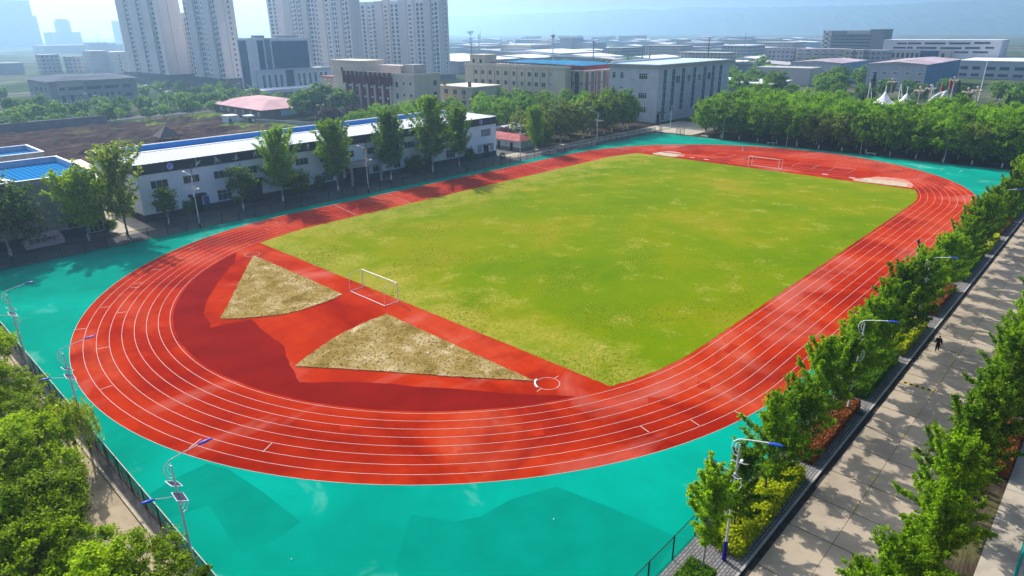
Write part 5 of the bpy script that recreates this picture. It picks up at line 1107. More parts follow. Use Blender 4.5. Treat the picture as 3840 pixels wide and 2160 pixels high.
for z0 in (11.9,7.9,3.9):
    window(c1, 'X', CX, 137.7, 139.4, z0, z0+2.1, [M_CREAMT, M_GL], 1, 1, .1)
    for a in (133.9,130.0): window(c1, 'X', CX, a, a+1.2, z0+1.0, z0+2.1, [M_CREAMT, M_GL], 1, 1, .1)
    window(c1, 'Y', CY, 64.5, 66.4, z0+.5, z0+2.5, [M_CREAMT, M_GL], 2, 1, .1)
for x0,x1,y0,y1,z,m,nm in ((60,66,141,155,19.2,plain('pale_pink_render',(0.5,0.42,0.38),.8,.08),'roof_room'),(61,67,134.5,140.5,19.6,M_GREYST,'roof_room'),(60,65,160.5,169,18.2,M_GREYST,'roof_tank')):
    if y0 < 159: G().box(x0,x1,y0,y1,16.32,z).build(nm, m, c1)
t = thing('annex', 'small cream annex with a red eave left of the stair tower', 'annex', (62,195,0)); G().box(62,74,189.5,199.4,0,13.0).build('wall', plain('pinkish_cream', (0.46,0.39,0.36), .8, .08), t); G().box(61.6,74.4,189.5,199.8,13.0,13.5).build('eave', plain('dull_red_trim',(0.28,0.08,0.07),.7,.1), t)
for z in (10.1,6.2): window(t, 'X', 62, 195, 196.5, z, z+1.8, [M_CREAMT, M_CURT], 1, 1, .1); window(t, 'X', 62, 191, 192, z+.8, z+1.6, [M_CREAMT, M_GL], 1, 1, .1)
t = thing('link_block', 'low cream link between the maroon-ribbed block and the long cream block', 'link block', (75,128,0)); G().box(75,90,119,137.5,0,11.2).build('wall', M_CREAM, t); G().box(74.7,90.3,118.7,137.8,11.2,11.7).build('cornice', M_CREAMT, t)
for a in (122.2,127.0,132.0):
    for z in (8.7,5.0): window(t, 'X', 75, a, a+2.3, z, z+1.8, [M_CREAMT, M_GL], 2, 1, .1)
    g = G(); wbox(g,'X',75,a+.7,a+1.5,7.4,8.2,0,.05,0); g.build('red_plaque', plain('faded_red_plaque',(0.4,0.07,0.05),.7,.1), t)
for y in (134.5,120.5): G().box(75.5,76.3,y,y+1,11.7,13.6).build('roof_vent', plain('rusty_vent',(0.25,0.12,0.10),.8,.2), t)
c2 = thing('school_block', 'long cream four-storey school block with rows of square windows', 'school block', (104,125,0)); KX = 104.0
G().box(KX,116,98.6,153.5,0,17.4).build('wall', M_CREAM, c2)
g = G(); g.box(KX-.35,116.3,98.3,153.8,17.4,17.8); g.box(KX-.2,KX+.1,98.4,153.7,17.8,18.4); g.build('parapet', M_CREAMT, c2); G().box(KX+.2,116,98.7,153.4,17.8,17.95).build('roof', M_ROOFG, c2)
G().box(KX+.3,111.2,141.5,150.4,17.95,21.3).build('roof_room', M_CREAM, c2); G().box(KX+.05,111.5,141.2,150.7,21.3,21.7).build('roof_room_cap', M_CREAMT, c2)
for a in (143.2,147.4): window(c2, 'X', KX+.3, a, a+1.6, 18.3, 20.1, [M_CREAMT, M_GL], 1, 1, .1)
ys = [145.7+2.0*0, 141.6, 137.2, 132.8, 128.3, 123.7, 119.1, 115.6, 111.9, 108.2]
for y in ys:
    for z in (13.9,10.3,6.7,3.2): window(c2, 'X', KX, y, y+1.95, z, z+1.9, [M_CREAMT, M_GL], 2, 1, .14, .09)
for y in (104.9,): [window(c2, 'X', KX, y, y+1.6, z, z+1.6, [M_TRIM, M_CURT], 2, 2, .1) for z in (14.5,10.8)]
for i in range(11): y = 107.0+4.15*i; G().box(KX-.22,KX,y-.3,y+.3,0,17.0).build('pilaster', M_CREAMT, c2)
for i in range(9):
    y = 104+i*3.9; g = G(); g.box(KX+.6,KX+.8,y,y+2.9,18.0,18.2); g.box(KX+.6,KX+.8,y,y+2.9,18.7,18.9); g.box(KX+.6,KX+.8,y,y+.2,18.0,19.0); g.box(KX+.6,KX+.8,y+2.7,y+2.9,18.0,19.0); g.build('maroon_railing', M_PURP, c2)
M_TANB = plain('tan_brick', (0.46,0.36,0.28), .8, .1, .8); M_REDT = plain('brick_red_trim', (0.30,0.05,0.045), .7, .12, .6)
ar = thing('arched_block', 'tan block with tall arched blue windows, red bands and a blue roof', 'school block', (108,93,0)); AX, AY = 108.0, 93.1
G().box(AX,128,AY,101.8,0,16.9).build('wall', M_TANB, ar); g = G(); g.box(AX-.25,128.2,AY-.25,101.9,16.9,18.5); g.build('frieze', M_REDT, ar); g = G(); g.box(AX-.45,128.4,AY-.45,102,16.55,16.9); g.build('white_band', M_TRIM, ar)
g = G(); g.add([(AX-.6,AY-.6,18.5),(128.5,AY-.6,18.5),(128.5,141,18.6),(AX-.6+8,141,18.6),(AX+3,101,19.3),(122,101,19.5),(122,132,19.4),(AX+11,134,19.3)], [(0,1,5,4),(1,2,6,5),(2,3,7,6),(3,0,4,7),(4,5,6,7)]); g.build('roof', plain('cobalt_roof', (0.05,0.20,0.36), .9, .2, .2, spec=0.0), ar)
def arch(par, ax, p, a0, a1, z0, z1):
    g = G(); c, r = (a0+a1)/2, (a1-a0)/2; n = 10
    def P(a, z, d): return (p-d, a, z) if ax == 'X' else (a, p-d, z)
    out = [(a0,z0)]+[(c-r*math.cos(math.pi*i/n), z1-r+r*math.sin(math.pi*i/n)) for i in range(n+1)]+[(a1,z0)]
    f = [P(a,z,.06) for a, z in out]; g.add(f, [tuple(range(len(f)))], 1)
    o2 = [(c+(a-c)*1.16, z0 if z == z0 else z+(.16 if z > z1-r else 0)) for a, z in out]; m = len(out)
    g.add([P(a,z,.10) for a, z in out]+[P(a,z,.10) for a, z in o2]+[P(a,z,0) for a, z in o2], [(i,i+1,m+i+1,m+i) for i in range(m-1)]+[(m+i,m+i+1,2*m+i+1,2*m+i) for i in range(m-1)], 0)
    g.build('arched_window', [M_TANB if ax == 'Y' else M_CREAMT, M_GLB], par)
for a0, a1 in ((99.9,102-.3),(94.9,97.1)): arch(ar, 'X', AX, a0, a1, 3.0, 16.3)
for a0, a1 in ((109.2,111.3),(112.7,115.0),(116.8,119.0),(120.4,122.8),(124.2,126.5)): arch(ar, 'Y', AY, a0, a1, 3.0, 16.3)
for ax, p, a in (('X',AX,98.5),('Y',AY,115.9),('Y',AY,123.5)): g = G(); wbox(g,ax,p,a-.2,a+.2,0,16.5,0,.2,0); g.build('red_pilaster', M_REDT, ar)
for ax, p, a0, a1 in (('X',AX,97.3,98.2),('X',AX,98.8,99.7),('X',AX,93.3,94.7),('Y',AY,111.5,112.5),('Y',AY,115.1,115.6),('Y',AY,119.2,120.2)): g = G(); wbox(g,ax,p,a0,a1,11.8,12.4,0,.12,0); g.build('red_band', M_REDT, ar)
# ================================================================ yard, far buildings, town, air
def slab(name, label, cat, x0, x1, y0, y1, h, wall, roofm=None, group=None, cap=.4, z=0.0):
    t = thing(name, label, cat, (x0, y0, z), group); G().box(x0,x1,y0,y1,z,z+h).build('wall', wall, t)
    if roofm is not None: G().box(x0-cap,x1+cap,y0-cap,y1+cap,z+h,z+h+.45).build('roof', roofm, t)
    return t
M_TOWNA = tiled('town_facade_grey', (0.07,0.08,0.10), (0.34,0.34,0.37), 3.4, 3.0, .7, .3, .95, 0, 'wall', .05); M_TOWNB = tiled('town_facade_cream', (0.08,0.08,0.09), (0.50,0.45,0.41), 3.0, 3.0, .7, .3, .9, 0, 'wall', .05)
M_YARD = plain('grey_yard_wall', (0.15,0.14,0.15), .85, .15, .4)
t = thing('yard_wall', 'long grey wall closing the bare yard at the back', 'wall', (-60,218,0)); G().box(-160,-18.5,217.6,218.0,0,2.9).build('wall', M_YARD, t); G().box(-160,-18.5,217.5,218.1,2.9,3.05).build('coping', M_KERB, t)
t = thing('yard_wall', 'low pale wall running from the sheds towards the purple trees', 'wall', (22,165,0)); g = G(); a, b = Vector((14,185,0)), Vector((27,149,0)); n = Vector((-(b-a).y,(b-a).x,0)).normalized()*.15
g.prism([tuple(p)[:2] for p in (a-n,b-n,b+n,a+n)], 0, 1.5); g.build('wall', plain('pale_wall_render', (0.34,0.31,0.32), .85, .12, .6), t)
for x0,x1,y0,y1,h,m,lab in ((8.8,12.8,177.3,181.8,2.8,plain('pale_blue_container',(0.50,0.58,0.66),.6,.1,.6),'pale blue site cabin standing on the bare yard'),(13.9,16.6,172.4,175.8,2.7,plain('grey_brown_cabin',(0.22,0.19,0.18),.7,.2,.6),'small brown site hut beside the pale blue cabin')):
    t = slab('site_cabin', lab, 'cabin', x0,x1,y0,y1,h,m,M_TRIM,None,.15)
    g = G(); wbox(g,'Y',y0,x0+.5,x0+1.4,0,2.1,0,.05,0); g.build('door', M_DOOR, t)
    if x0 > 13: g = G(); wbox(g,'Y',y0,x0+1.6,x0+2.3,1.0,1.9,0,.05,0); g.build('window', M_TRIM, t)
t = thing('pavilion', 'dark pyramid-roofed pavilion on the bare yard behind the gymnasium', 'pavilion', (-21.4,153,0)); g = G(); g.add([(-24.6,150.2,1.9),(-18.2,150.2,1.9),(-18.2,156.4,1.9),(-24.6,156.4,1.9),(-21.4,153.3,4.9)], [(0,1,4),(1,2,4),(2,3,4),(3,0,4),(3,2,1,0)]); g.build('roof', plain('dark_slate_roof',(0.10,0.085,0.085),.8,.15,1), t)
for x in (-23.9,-18.9):
    for y in (150.9,155.7): G().cyl(x,y,0,1.95,.14).build('post', M_FRD, t)
pr = thing('pink_roofed_shed', 'brick shed with a big pale pink hipped roof', 'shed', (24,184,0)); g = G(); g.box(24.6,49.5,181.5,223.5,0,3.6); g.build('wall', tiled('dark_brick', (0.14,0.085,0.08), (0.2,0.17,0.16), .8, .3, .85, .15, .04, .5), pr)
g = G(); g.add([(23.4,180.3,3.6),(51,180.3,3.6),(51,226,3.6),(23.4,226,3.6),(33,192,6.0),(41,192,6.2),(41,215,6.2),(33,215,6.0)], [(0,1,5,4),(1,2,6,5),(2,3,7,6),(3,0,4,7),(4,5,6,7),(3,2,1,0)]); g.build('roof', plain('pale_pink_roof', (0.56,0.36,0.37), .9, .14, .15, spec=0.0), pr)
for i in range(6): window(pr, 'X', 24.6, 184+i*6.4, 186+i*6.4, 1.2, 2.6, [M_TRIM, M_CURT], 2, 1, .12)
g = G(); wbox(g,'Y',181.5,32,38.5,.9,2.9,0,.1,0); g.build('hatch', M_PALEBL, pr)

M_BG1 = plain('blue_grey_render', (0.26,0.28,0.31), .8, .08, .15); M_BG2 = plain('light_grey_render', (0.42,0.41,0.40), .8, .08, .15)
gh = thing('grey_hall', 'grey office hall with strip windows beyond the yard wall', 'office', (-12,312,0)); G().box(-12.5,25.6,312.6,350,0,10.4).build('wall', M_BG1, gh); G().box(-9.8,1.6,311.9,312.6,4.5,10.8).build('front_bay', M_BG2, gh)
g = G(); g.add([(-13.5,311.5,10.4),(26.5,311.5,10.4),(26.5,351,10.4),(-13.5,351,10.4),(-2,322,12.2),(24,322,11.6),(24,346,11.6),(-2,346,12.2)], [(0,1,5,4),(1,2,6,5),(2,3,7,6),(3,0,4,7),(4,5,6,7)]); g.build('roof', plain('dull_roof_sheet',(0.13,0.15,0.18),.95,.1,.1,spec=0.0), gh)
for a0,a1,z0,z1 in ((-8.9,-6.5,6.4,7.8),(-5.0,1.4,6.3,7.8)): window(gh, 'Y', 311.9, a0, a1, z0, z1, [M_FRD, M_GL], 3, 1, .12)
for a0,a1,z0,z1 in ((2.9,9.4,6.2,7.7),(10.8,17.2,6.2,7.7),(18.7,22.7,6.2,7.6),(18.9,22.6,2.0,3.5),(2.9,4.2,2.3,4.4),(5.5,6.8,2.3,4.4),(8.2,9.4,2.3,4.4),(10.6,11.8,2.6,4.4),(13.0,14.3,2.6,4.4),(16.0,17.2,2.6,4.4)): window(gh, 'Y', 312.6, a0, a1, z0, z1, [M_FRD, M_GL], 3 if a1-a0 > 3 else 1, 1, .12)
for a in (-8.8,-5.2,-1.6,1.2): 
    if a < 1: window(gh, 'Y', 312.6, a, a+2.4, .3, 4.4, [M_TRIM, M_GL], 1, 1, .2)
for a in (318,326,335): window(gh, 'X', -12.5, a, a+3, 5.5, 7.5, [M_FRD, M_GL], 2, 1, .12)
for k,(x,y,c,lab) in enumerate(((60.4,399.2,(0.6,0.6,0.6),'white car parked left below the tower block'),(66,366.8,(0.5,0.52,0.55),'silver car parked between the two left towers'),(48.4,334.9,(0.7,0.7,0.7),'white van roof beyond the street trees'),(12.5,296,(0.6,0.6,0.62),'white car before the grey hall'),(-20,300,(0.65,0.65,0.65),'white car at the left of the grey hall'))):
    t = thing('parked_car', lab, 'car', (x,y,0)); g = G(); prf = [(-2.1,.35),(-2.15,.8),(-1.2,.95),(-.7,1.42),(.9,1.45),(1.6,.98),(2.2,.85),(2.2,.35)]
    g.add([(x+a,y-.85,z) for a,z in prf]+[(x+a,y+.85,z) for a,z in prf], [tuple(range(8)), tuple(range(15,7,-1))]+[(i,8+i,8+(i+1)%8,(i+1)%8) for i in range(8)]); g.build('body', plain('car_paint', c, .3, .05), t)
    g = G(); g.box(x-.75,x+.85,y-.87,y+.87,.98,1.36); g.build('windows', M_GL, t)
    for dx in (-1.35,1.35):
        for s in (-.86,.7): g = G(); g.tube([(x+dx,y+s,.33),(x+dx,y+s+.16,.33)], .33, 10); g.build('wheel', M_BLK, t)
# glass-fronted office
M_CURTAINW = tiled('dark_blue_curtain_wall', (0.006,0.05,0.15), (0.03,0.09,0.20), 1.1, 1.6, .18, .35, .04, 0, 'wall', .1); M_GREYC = plain('silver_cladding', (0.62,0.63,0.67), .6, .07, .2); M_CYAN = glass('teal_glass', (0.01,0.10,0.16), .15)
go = thing('glass_office', 'office with a big dark blue glass front framed in silver, below the towers', 'office', (75.5,289.5,0)); GY = 289.5
G().box(75.5,112.3,GY,301,0,28.3).build('wall', M_GREYC, go); G().box(78,123.5,GY-1.5,GY,0,11.9).build('podium', M_GREYC, go); G().box(112.3,123.5,GY,301,0,11.9).build('podium_wing', M_GREYC, go)
for a0,a1,z0,z1,m,nm in ((89.2,110.8,12.4,26.6,M_CURTAINW,'glass_front'),(81.0,84.2,12.2,27.2,M_CURTAINW,'glass_strip'),(85.2,88.2,12.2,27.6,M_CYAN,'glass_strip')):
    g = G(); wbox(g,'Y',GY,a0,a1,z0,z1,0,.25,0); g.build(nm, m, go)
g = G(); wbox(g,'X',75.5,290.6,299.2,.3,27.2,0,.2,0); g.build('glass_strip', M_CURTAINW, go)
g = G(); wbox(g,'Y',GY-1.5,94.5,99.3,.2,11.7,0,.2,0); g.build('glass_entrance', M_CURTAINW, go)
for a in (80.7,83.9,87.6,90.9,101.8,104.9,108.6,112.1,115.8,118.9): window(go, 'Y', GY-1.5, a, a+1.5, 2.6, 9.6, [M_GREYC, M_GLB], 1, 4, .1)
G().box(74.5,124.5,GY-2.8,GY-1.6,11.9,12.3).build('podium_cornice', M_GREYC, go); G().box(83,88,294,299,28.3,29.6).build('roof_sign_frame', M_BG1, go); G().box(95,108,294,299,28.3,29.4).build('roof_room', M_BG1, go)
ls = thing('low_showroom', 'low white flat-roofed showroom in front of the glass office', 'showroom', (63,260,0)); G().box(63,98,260,272,0,3.9).build('wall', M_BG2, ls); G().box(62.2,98.8,259,272.6,2.6,4.2).build('fascia', plain('lilac_white_fascia',(0.55,0.54,0.60),.6,.06,.3), ls); window(ls, 'Y', 260, 71, 85, .2, 2.5, [M_FRD, M_GLB], 6, 1, .1)

# --- residential towers: shaped plan, window columns
M_TWB = plain('tower_grey_render', (0.60,0.565,0.57), .85, .05, .1); M_TWP = plain('tower_pinkish_render', (0.76,0.65,0.62), .85, .05, .1); M_TWL = plain('tower_pale_render', (0.76,0.72,0.715), .85, .05, .1); M_TWG = glass('tower_glass', (0.045,0.06,0.085), .3); M_PODG = plain('dark_podium', (0.10,0.11,0.13), .8, .1, .3)
def tower(label, x, y0, y1, d, H, base, bays, end, seed, floors0=0.9, group='pale apartment towers'):
    """-X face from y0 to y1 made of projecting bays; -Y end wall; windows per floor and bay"""
    t = thing('apartment_tower', label, 'tower', (x,y0,0), group); r = random.Random(seed); fh = 2.85
    G().box(x+1.2,x+d,y0+.6,y1-.6,0,H).build('core', M_TWB, t)
    L = y1-y0; y = y0; cells = []
    for (wd, off, m, win) in bays:
        yy = y+L*wd; G().box(x-off, x+1.2, y, yy, base, H+(.9 if m == 1 else 0)).build('bay', (M_TWB, M_TWP, M_TWL)[m], t)
        for w0, w1, tall in win: cells.append((x-off, y+(yy-y)*w0, y+(yy-y)*w1, tall))
        y = yy
    G().box(x+.2,x+d-.4,y0-.25,y0+.6,base*.5,H+.6).build('end_wall', M_TWP if end else M_TWL, t)
    g = G(); wbox(g,'Y',y0-.25,x+d*.40,x+d*.43,0,H,.0,.3,0); g.build('wall_groove', M_TWB, t)
    G().box(x-3.0,x+d+2,y0-3,y1+3,0,base).build('podium', M_PODG, t)
    G().box(x+d*.35,x+d*.8,y0+L*.3,y0+L*.45,H,H+3.2).build('roof_room', M_TWL, t)
    n = int((min(H, 62)-base-1)/fh); made = 0; proto = {}; rest = G()
    order = [(f, c) for f in range(n) for c in range(len(cells))]
    for f, c in order:
        px, a0, a1, tall = cells[c]; z0 = base+.8+f*fh; z1 = z0+(2.2 if tall else 1.35)
        if made < 96:
            k = (round(a1-a0,2), tall)
            if k not in proto:
                g = G(); g.box(-.10,0,0,a1-a0,0,z1-z0,0); g.box(-.13,-.08,.10,(a1-a0)/2-.05,.1,z1-z0-.1,1); g.box(-.13,-.08,(a1-a0)/2+.05,a1-a0-.1,.1,z1-z0-.1,1)
                o = g.build('window', [M_TWL, M_TWG], None); o.parent = t; proto[k] = o
            else:
                o = proto[k].copy(); col.objects.link(o); o.parent = t
            o.location = Vector((px,a0,z0))-t.location; made += 1
        else:
            rest.box(px-.10,px,a0,a1,z0,z1,0); rest.box(px-.13,px-.08,a0+.1,(a0+a1)/2-.05,z0+.1,z1-.1,1); rest.box(px-.13,px-.08,(a0+a1)/2+.05,a1-.1,z0+.1,z1-.1,1)
    if end == 2 or not end:
        for f in range(n): z0 = base+1+f*fh; rest.box(x+d*.62,x+d*.70,y0-.36,y0-.25,z0,z0+1.3,1)
    if rest.v: tag(rest.build('window', [M_TWL, M_TWG], t), kind='stuff')
    return t
B1 = [(.08,.9,1,[]),(.09,.0,2,[(.1,.85,1)]),(.17,1.6,0,[]),(.05,.2,2,[(.2,.8,0)]),(.06,.9,2,[(.1,.9,1)]),(.18,1.6,0,[]),(.05,.2,2,[(.2,.8,0)]),(.07,.9,2,[(.1,.9,1)]),(.18,1.6,0,[]),(.07,.4,2,[])]
B2 = [(.10,.3,2,[(.15,.45,1),(.6,.85,0)]),(.07,1.2,0,[]),(.10,.2,2,[(.1,.38,1),(.5,.75,1)]),(.08,.8,2,[(.3,.7,0)]),(.10,1.5,1,[]),(.06,.2,2,[(.2,.8,0)]),(.11,.6,2,[(.1,.35,1),(.5,.9,1)]),(.09,1.5,0,[]),(.09,.2,2,[(.1,.5,1),(.6,.9,0)]),(.10,.8,2,[(.15,.4,1),(.55,.8,0)]),(.10,1.3,0,[])]
tower('tallest-looking leftmost tower with a blank pinkish end wall and balconies', 73.7, 394.4, 467, 13, 60, 6.5, B1, 1, 1)
tower('tower with three grey ribs standing behind the glass office', 81.8, 333.7, 377, 11, 58, 6, [(.13,.2,2,[(.1,.45,1),(.6,.9,0)]),(.20,1.5,0,[]),(.05,.6,2,[]),(.10,.1,2,[(.15,.55,0)]),(.14,.4,2,[(.1,.4,1),(.5,.85,1)]),(.20,1.5,0,[]),(.08,.5,2,[(.3,.7,0)]),(.10,.2,2,[(.2,.7,1)])], 2, 2)
tower('shorter pale tower squeezed between the two left towers', 95, 408, 440, 14, 43.5, 3, [(.3,.3,2,[(.1,.3,1),(.6,.85,0)]),(.3,.8,2,[(.2,.7,1)]),(.4,.2,2,[(.2,.4,1),(.6,.8,0)])], 0, 3)
tower('broad tower behind the purple-ribbed school block with a blank right end', 162.3, 321.7, 400, 8.5, 57, 3, B2, 1, 4)
tower('broad tower at the left behind the glass office roof', 176, 401, 452, 9, 56, 3, [(.18,.3,2,[(.2,.5,1)]),(.14,1.4,0,[]),(.2,.2,2,[(.1,.4,1),(.6,.85,0)]),(.2,1.0,1,[]),(.28,.2,2,[(.1,.3,1),(.5,.8,1)])], 0, 5)
tower('rightmost pale tower whose roof line just shows at the top', 215, 296.5, 388, 8.5, 51.2, 3, [(.08,.2,2,[(.15,.5,1),(.65,.9,0)]),(.08,1.3,0,[]),(.12,.3,2,[(.1,.35,1),(.5,.75,1)]),(.08,.9,2,[(.3,.7,0)]),(.10,1.4,0,[]),(.12,.2,2,[(.1,.4,1),(.6,.85,1)]),(.08,.9,1,[(.3,.7,0)]),(.10,1.4,0,[]),(.12,.2,2,[(.1,.4,1),(.6,.85,0)]),(.12,.9,2,[(.2,.5,1)])], 2, 6)
# lower residential and far skyline at the left
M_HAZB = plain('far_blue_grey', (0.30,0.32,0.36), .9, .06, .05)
t = slab('apartment_block', 'pinkish mid-rise block left of the leftmost tower', 'apartments', 84,98,585,603,18.0,M_TWB); G().box(97,110,574,592,0,17).build('wing', M_TWP, t)
for i in range(6):
    for a in (588,595): window(t, 'X', 84, a, a+2, 1.5+i*2.8, 3+i*2.8, [M_TWL, M_TWG], 1, 1, .1)
for i in range(5): window(t, 'Y', 574, 102, 103.2, 2+i*2.8, 3.4+i*2.8, [M_TWL, M_TWG], 1, 1, .1)
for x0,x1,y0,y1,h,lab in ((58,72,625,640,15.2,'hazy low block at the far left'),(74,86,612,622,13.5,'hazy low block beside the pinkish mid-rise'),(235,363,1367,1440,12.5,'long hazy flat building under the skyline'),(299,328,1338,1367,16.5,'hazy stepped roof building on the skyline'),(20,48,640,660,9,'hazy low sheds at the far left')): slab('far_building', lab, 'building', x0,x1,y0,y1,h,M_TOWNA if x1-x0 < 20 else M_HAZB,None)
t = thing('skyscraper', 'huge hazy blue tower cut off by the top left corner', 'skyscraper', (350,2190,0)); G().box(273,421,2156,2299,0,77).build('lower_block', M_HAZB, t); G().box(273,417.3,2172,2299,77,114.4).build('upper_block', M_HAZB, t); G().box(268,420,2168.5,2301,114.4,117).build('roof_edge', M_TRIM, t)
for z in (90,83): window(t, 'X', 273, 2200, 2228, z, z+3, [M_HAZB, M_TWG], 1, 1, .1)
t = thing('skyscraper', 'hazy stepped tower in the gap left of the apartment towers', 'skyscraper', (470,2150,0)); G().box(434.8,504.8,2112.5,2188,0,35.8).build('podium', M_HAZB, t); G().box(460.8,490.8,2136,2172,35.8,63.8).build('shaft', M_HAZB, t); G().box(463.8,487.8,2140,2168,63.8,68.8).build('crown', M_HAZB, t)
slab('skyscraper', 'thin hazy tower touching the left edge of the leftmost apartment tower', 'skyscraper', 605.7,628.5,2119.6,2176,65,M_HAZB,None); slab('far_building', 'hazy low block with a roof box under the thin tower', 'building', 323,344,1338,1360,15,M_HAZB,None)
t = thing('tower_crane', 'tiny hazy tower crane on the left skyline', 'crane', (529,2064,0)); G().tube([(529,2064,0),(529,2064,30)], 1.0, 4).build('mast', M_HAZB, t); G().tube([(521,2072,28),(537,2054,28.6)], .7, 4).build('jib', M_HAZB, t)

# --- street lamps on the road behind the yard
for i, (x, y) in enumerate(((7.5,236.5),(6.9,224.5),(42,238.5),(43.2,226.5),(-20,237.5),(-20.2,225),(74.6,240),(77.4,228))):
    t = thing('double_street_lamp', 'Y-shaped white street lamp, %s side of the far road, %s from left' % ('far' if i%2 == 0 else 'near', ORD[(1,1,2,2,0,0,3,3)[i]]), 'street lamp', (x,y,0), 'Y-shaped street lamps on the far road')
    G().tube([(x,y,0),(x,y,8.6)], [.14,.09], 6).build('pole', M_GALV, t)
    for s in (-1,1): G().tube([(x,y,8.5),(x+s*.5,y-s*.3,9.2),(x+s*1.3,y-s*.7,9.7)], .07, 5).build('arm', M_GALV, t); g = G(); g.box(x+s*1.2-.3,x+s*1.2+.5*s+.3,y-s*.7-.18,y-s*.7+.18,9.68,9.85); g.build('lamp_head', M_WPAINT, t)

# --- works and town to the right
M_FAC = plain('factory_blue_grey', (0.36,0.40,0.45), .8, .06, .1); M_FACB = plain('factory_blue_side', (0.10,0.22,0.36), .7, .08, .1); M_RROOF = plain('lilac_red_roof', (0.40,0.33,0.37), .9, .35, .12, spec=0.0); M_SHEET = plain('bright_white_sheet', (0.72,0.73,0.75), .5, .06, .1)
def factory(x, y0, y1, d, H, label, wins):
    t = thing('factory_hall', label, 'factory', (x,y0,0), 'blue-grey factory halls'); G().box(x,x+d,y0,y1,0,H).build('wall', M_FAC, t); G().box(x+.1,x+d,y0-.15,y0,0,H-.1).build('side_cladding', M_FACB, t)
    g = G(); m = (y0+y1)/2; g.add([(x-.4,y0-.5,H),(x+d,y0-.5,H),(x+d,m,H+1.2),(x-.4,m,H+1.2),(x-.4,y1+.5,H),(x+d,y1+.5,H)], [(0,1,2,3),(3,2,5,4),(0,3,4)]); g.build('roof', M_RROOF, t)
    for a, b in wins: window(t, 'X', x, a, b, H-2.5, H-1.8, [M_TRIM, M_GL], 1, 1, .15); window(t, 'X', x, a, b, H-5.2, H-3.6, [M_TRIM, M_GL], 3, 2, .18); window(t, 'X', x, a, b, H-9, H-7.6, [M_TRIM, M_GL], 2, 1, .15)
factory(300, 22.9, 50.5, 75, 12.9, 'nearer blue-grey factory hall with a rusty red roof and blue side', ((24.2,26.8),(29.8,32.4),(35.4,38.0),(40.7,43.3),(46.4,48.2)))
factory(330, 74.1, 103.5, 50, 11.2, 'blue-grey factory hall with a red roof to the left of the nearer one', ((76.4,78.4),(82.4,85.0),(87.6,90.2),(92.6,95.3),(98,100.5)))
t = slab('flat_factory', 'long flat-roofed blue-grey works at the right edge', 'factory', 420,480,-60,31.5,10.2,M_FAC,M_SHEET)
for a0,a1 in ((26.3,30.4),(19.8,24.0),(11.7,16.8),(4.6,9.7),(-2.8,2.1),(-10,-5),(-18,-13)): window(t, 'X', 420, a0, a1, 5.1, 7.2, [M_FRD, M_GL], 2, 1, .2); window(t, 'X', 420, a0, a1, 1.2, 3.0, [M_FRD, M_GL], 2, 1, .2)
dt = slab('office_block', 'dark slab office with a white lattice tower at its left end on the skyline', 'office', 560,585,117.5,168,27.8,plain('slate_render',(0.20,0.21,0.24),.8,.06,.1)); G().box(559.5,585,128.8,147.2,25,28.0).build('roof_loggia', M_BG2, dt); G().box(560,585,117.3,128.5,27.8,28.7).build('parapet', M_FRD, dt)
for z in (22.5,19.9,17.2,14.5,11.8,9.1): window(dt, 'X', 560, 126.5, 158.5, z, z+1.6, [M_BG1, M_GL], 12, 1, .25, .2)
g = G(); nz = 4
for k in range(nz):
    z = 13.5+k*3.8; 
    for (ya,yb) in ((160.6,167.4),(167.4,160.6)): g.tube([(559,ya,z),(559,yb,z+3.8)], .35, 4)
    g.tube([(559,160.6,z),(559,160.6,z+3.8)], .3, 4); g.tube([(559,167.4,z),(559,167.4,z+3.8)], .3, 4)
g.build('lattice', M_WPAINT, dt)
wb = slab('hospital_block', 'long white building with staggered strip windows near the right edge', 'building', 470,500,19.3,91.8,21.8,plain('white_render',(0.55,0.56,0.60),.8,.05,.1)); G().box(466,470,46.5,84.5,0,15.0).build('front_block', M_BG2, wb); G().box(465.5,466,53.9,65.3,5,14.6).build('glass_entrance', M_CURTAINW, wb)
for a0,a1,z0,z1 in ((76.2,82.7,18.7,19.9),(66.9,75.5,18.7,20.0),(51.8,64.7,18.8,20.1),(36.9,49.7,18.9,20.2),(25.5,34.7,19.2,20.5),(76.3,84.7,15.8,17.0),(71.8,75.6,15.8,17.1),(56.7,69.5,15.8,17.1),(41.5,54.5,15.8,17.1),(30.6,39.5,16.0,17.3),(22.7,27.8,16.2,17.5),(36.9,45.5,13.2,14.4),(25.4,34.6,13.3,14.6)): window(wb, 'X', 470, a0, a1, z0, z1, [M_FRD, M_GL], max(1,int((a1-a0)/3)), 1, .2)
for a in (81.7,78.6,75.5,72.4,69.4,66.3,50.1): window(wb, 'X', 466, a, a+1.9, 9.6, 13.1, [M_FRD, M_GL], 1, 1, .2)
ab = slab('apartment_block', 'row of old pinkish apartments with white balconies before the dark slab office', 'apartments', 430,442,104.5,140,16.2,plain('pinkish_old_render',(0.42,0.36,0.36),.85,.1,.15)); 
for i in range(6):
    for z in (3.2,6.1,9,12,14.6)[:5]: G().box(429,430,106+i*5.8,109.4+i*5.8,z-1.6,z-.5).build('balcony', M_BG2, ab); window(ab, 'X', 430, 106.2+i*5.8, 109.2+i*5.8, z-.45, z+.8, [M_TRIM, M_GL], 3, 1, .12)
slab('apartment_block', 'greyer old apartment block left of the balconied one', 'apartments', 430,442,141,163,16.4,M_TOWNA)
ab3 = slab('apartment_block', 'cream-fronted old apartment block right of the balconied row', 'apartments', 428,440,92,104,15.9,M_TOWNB); g = G(); wbox(g,'X',428,97.2,98.6,3,15.6,0,.15,0); g.build('stair_strip', plain('rust_strip',(0.25,0.10,0.06),.8,.1), ab3)
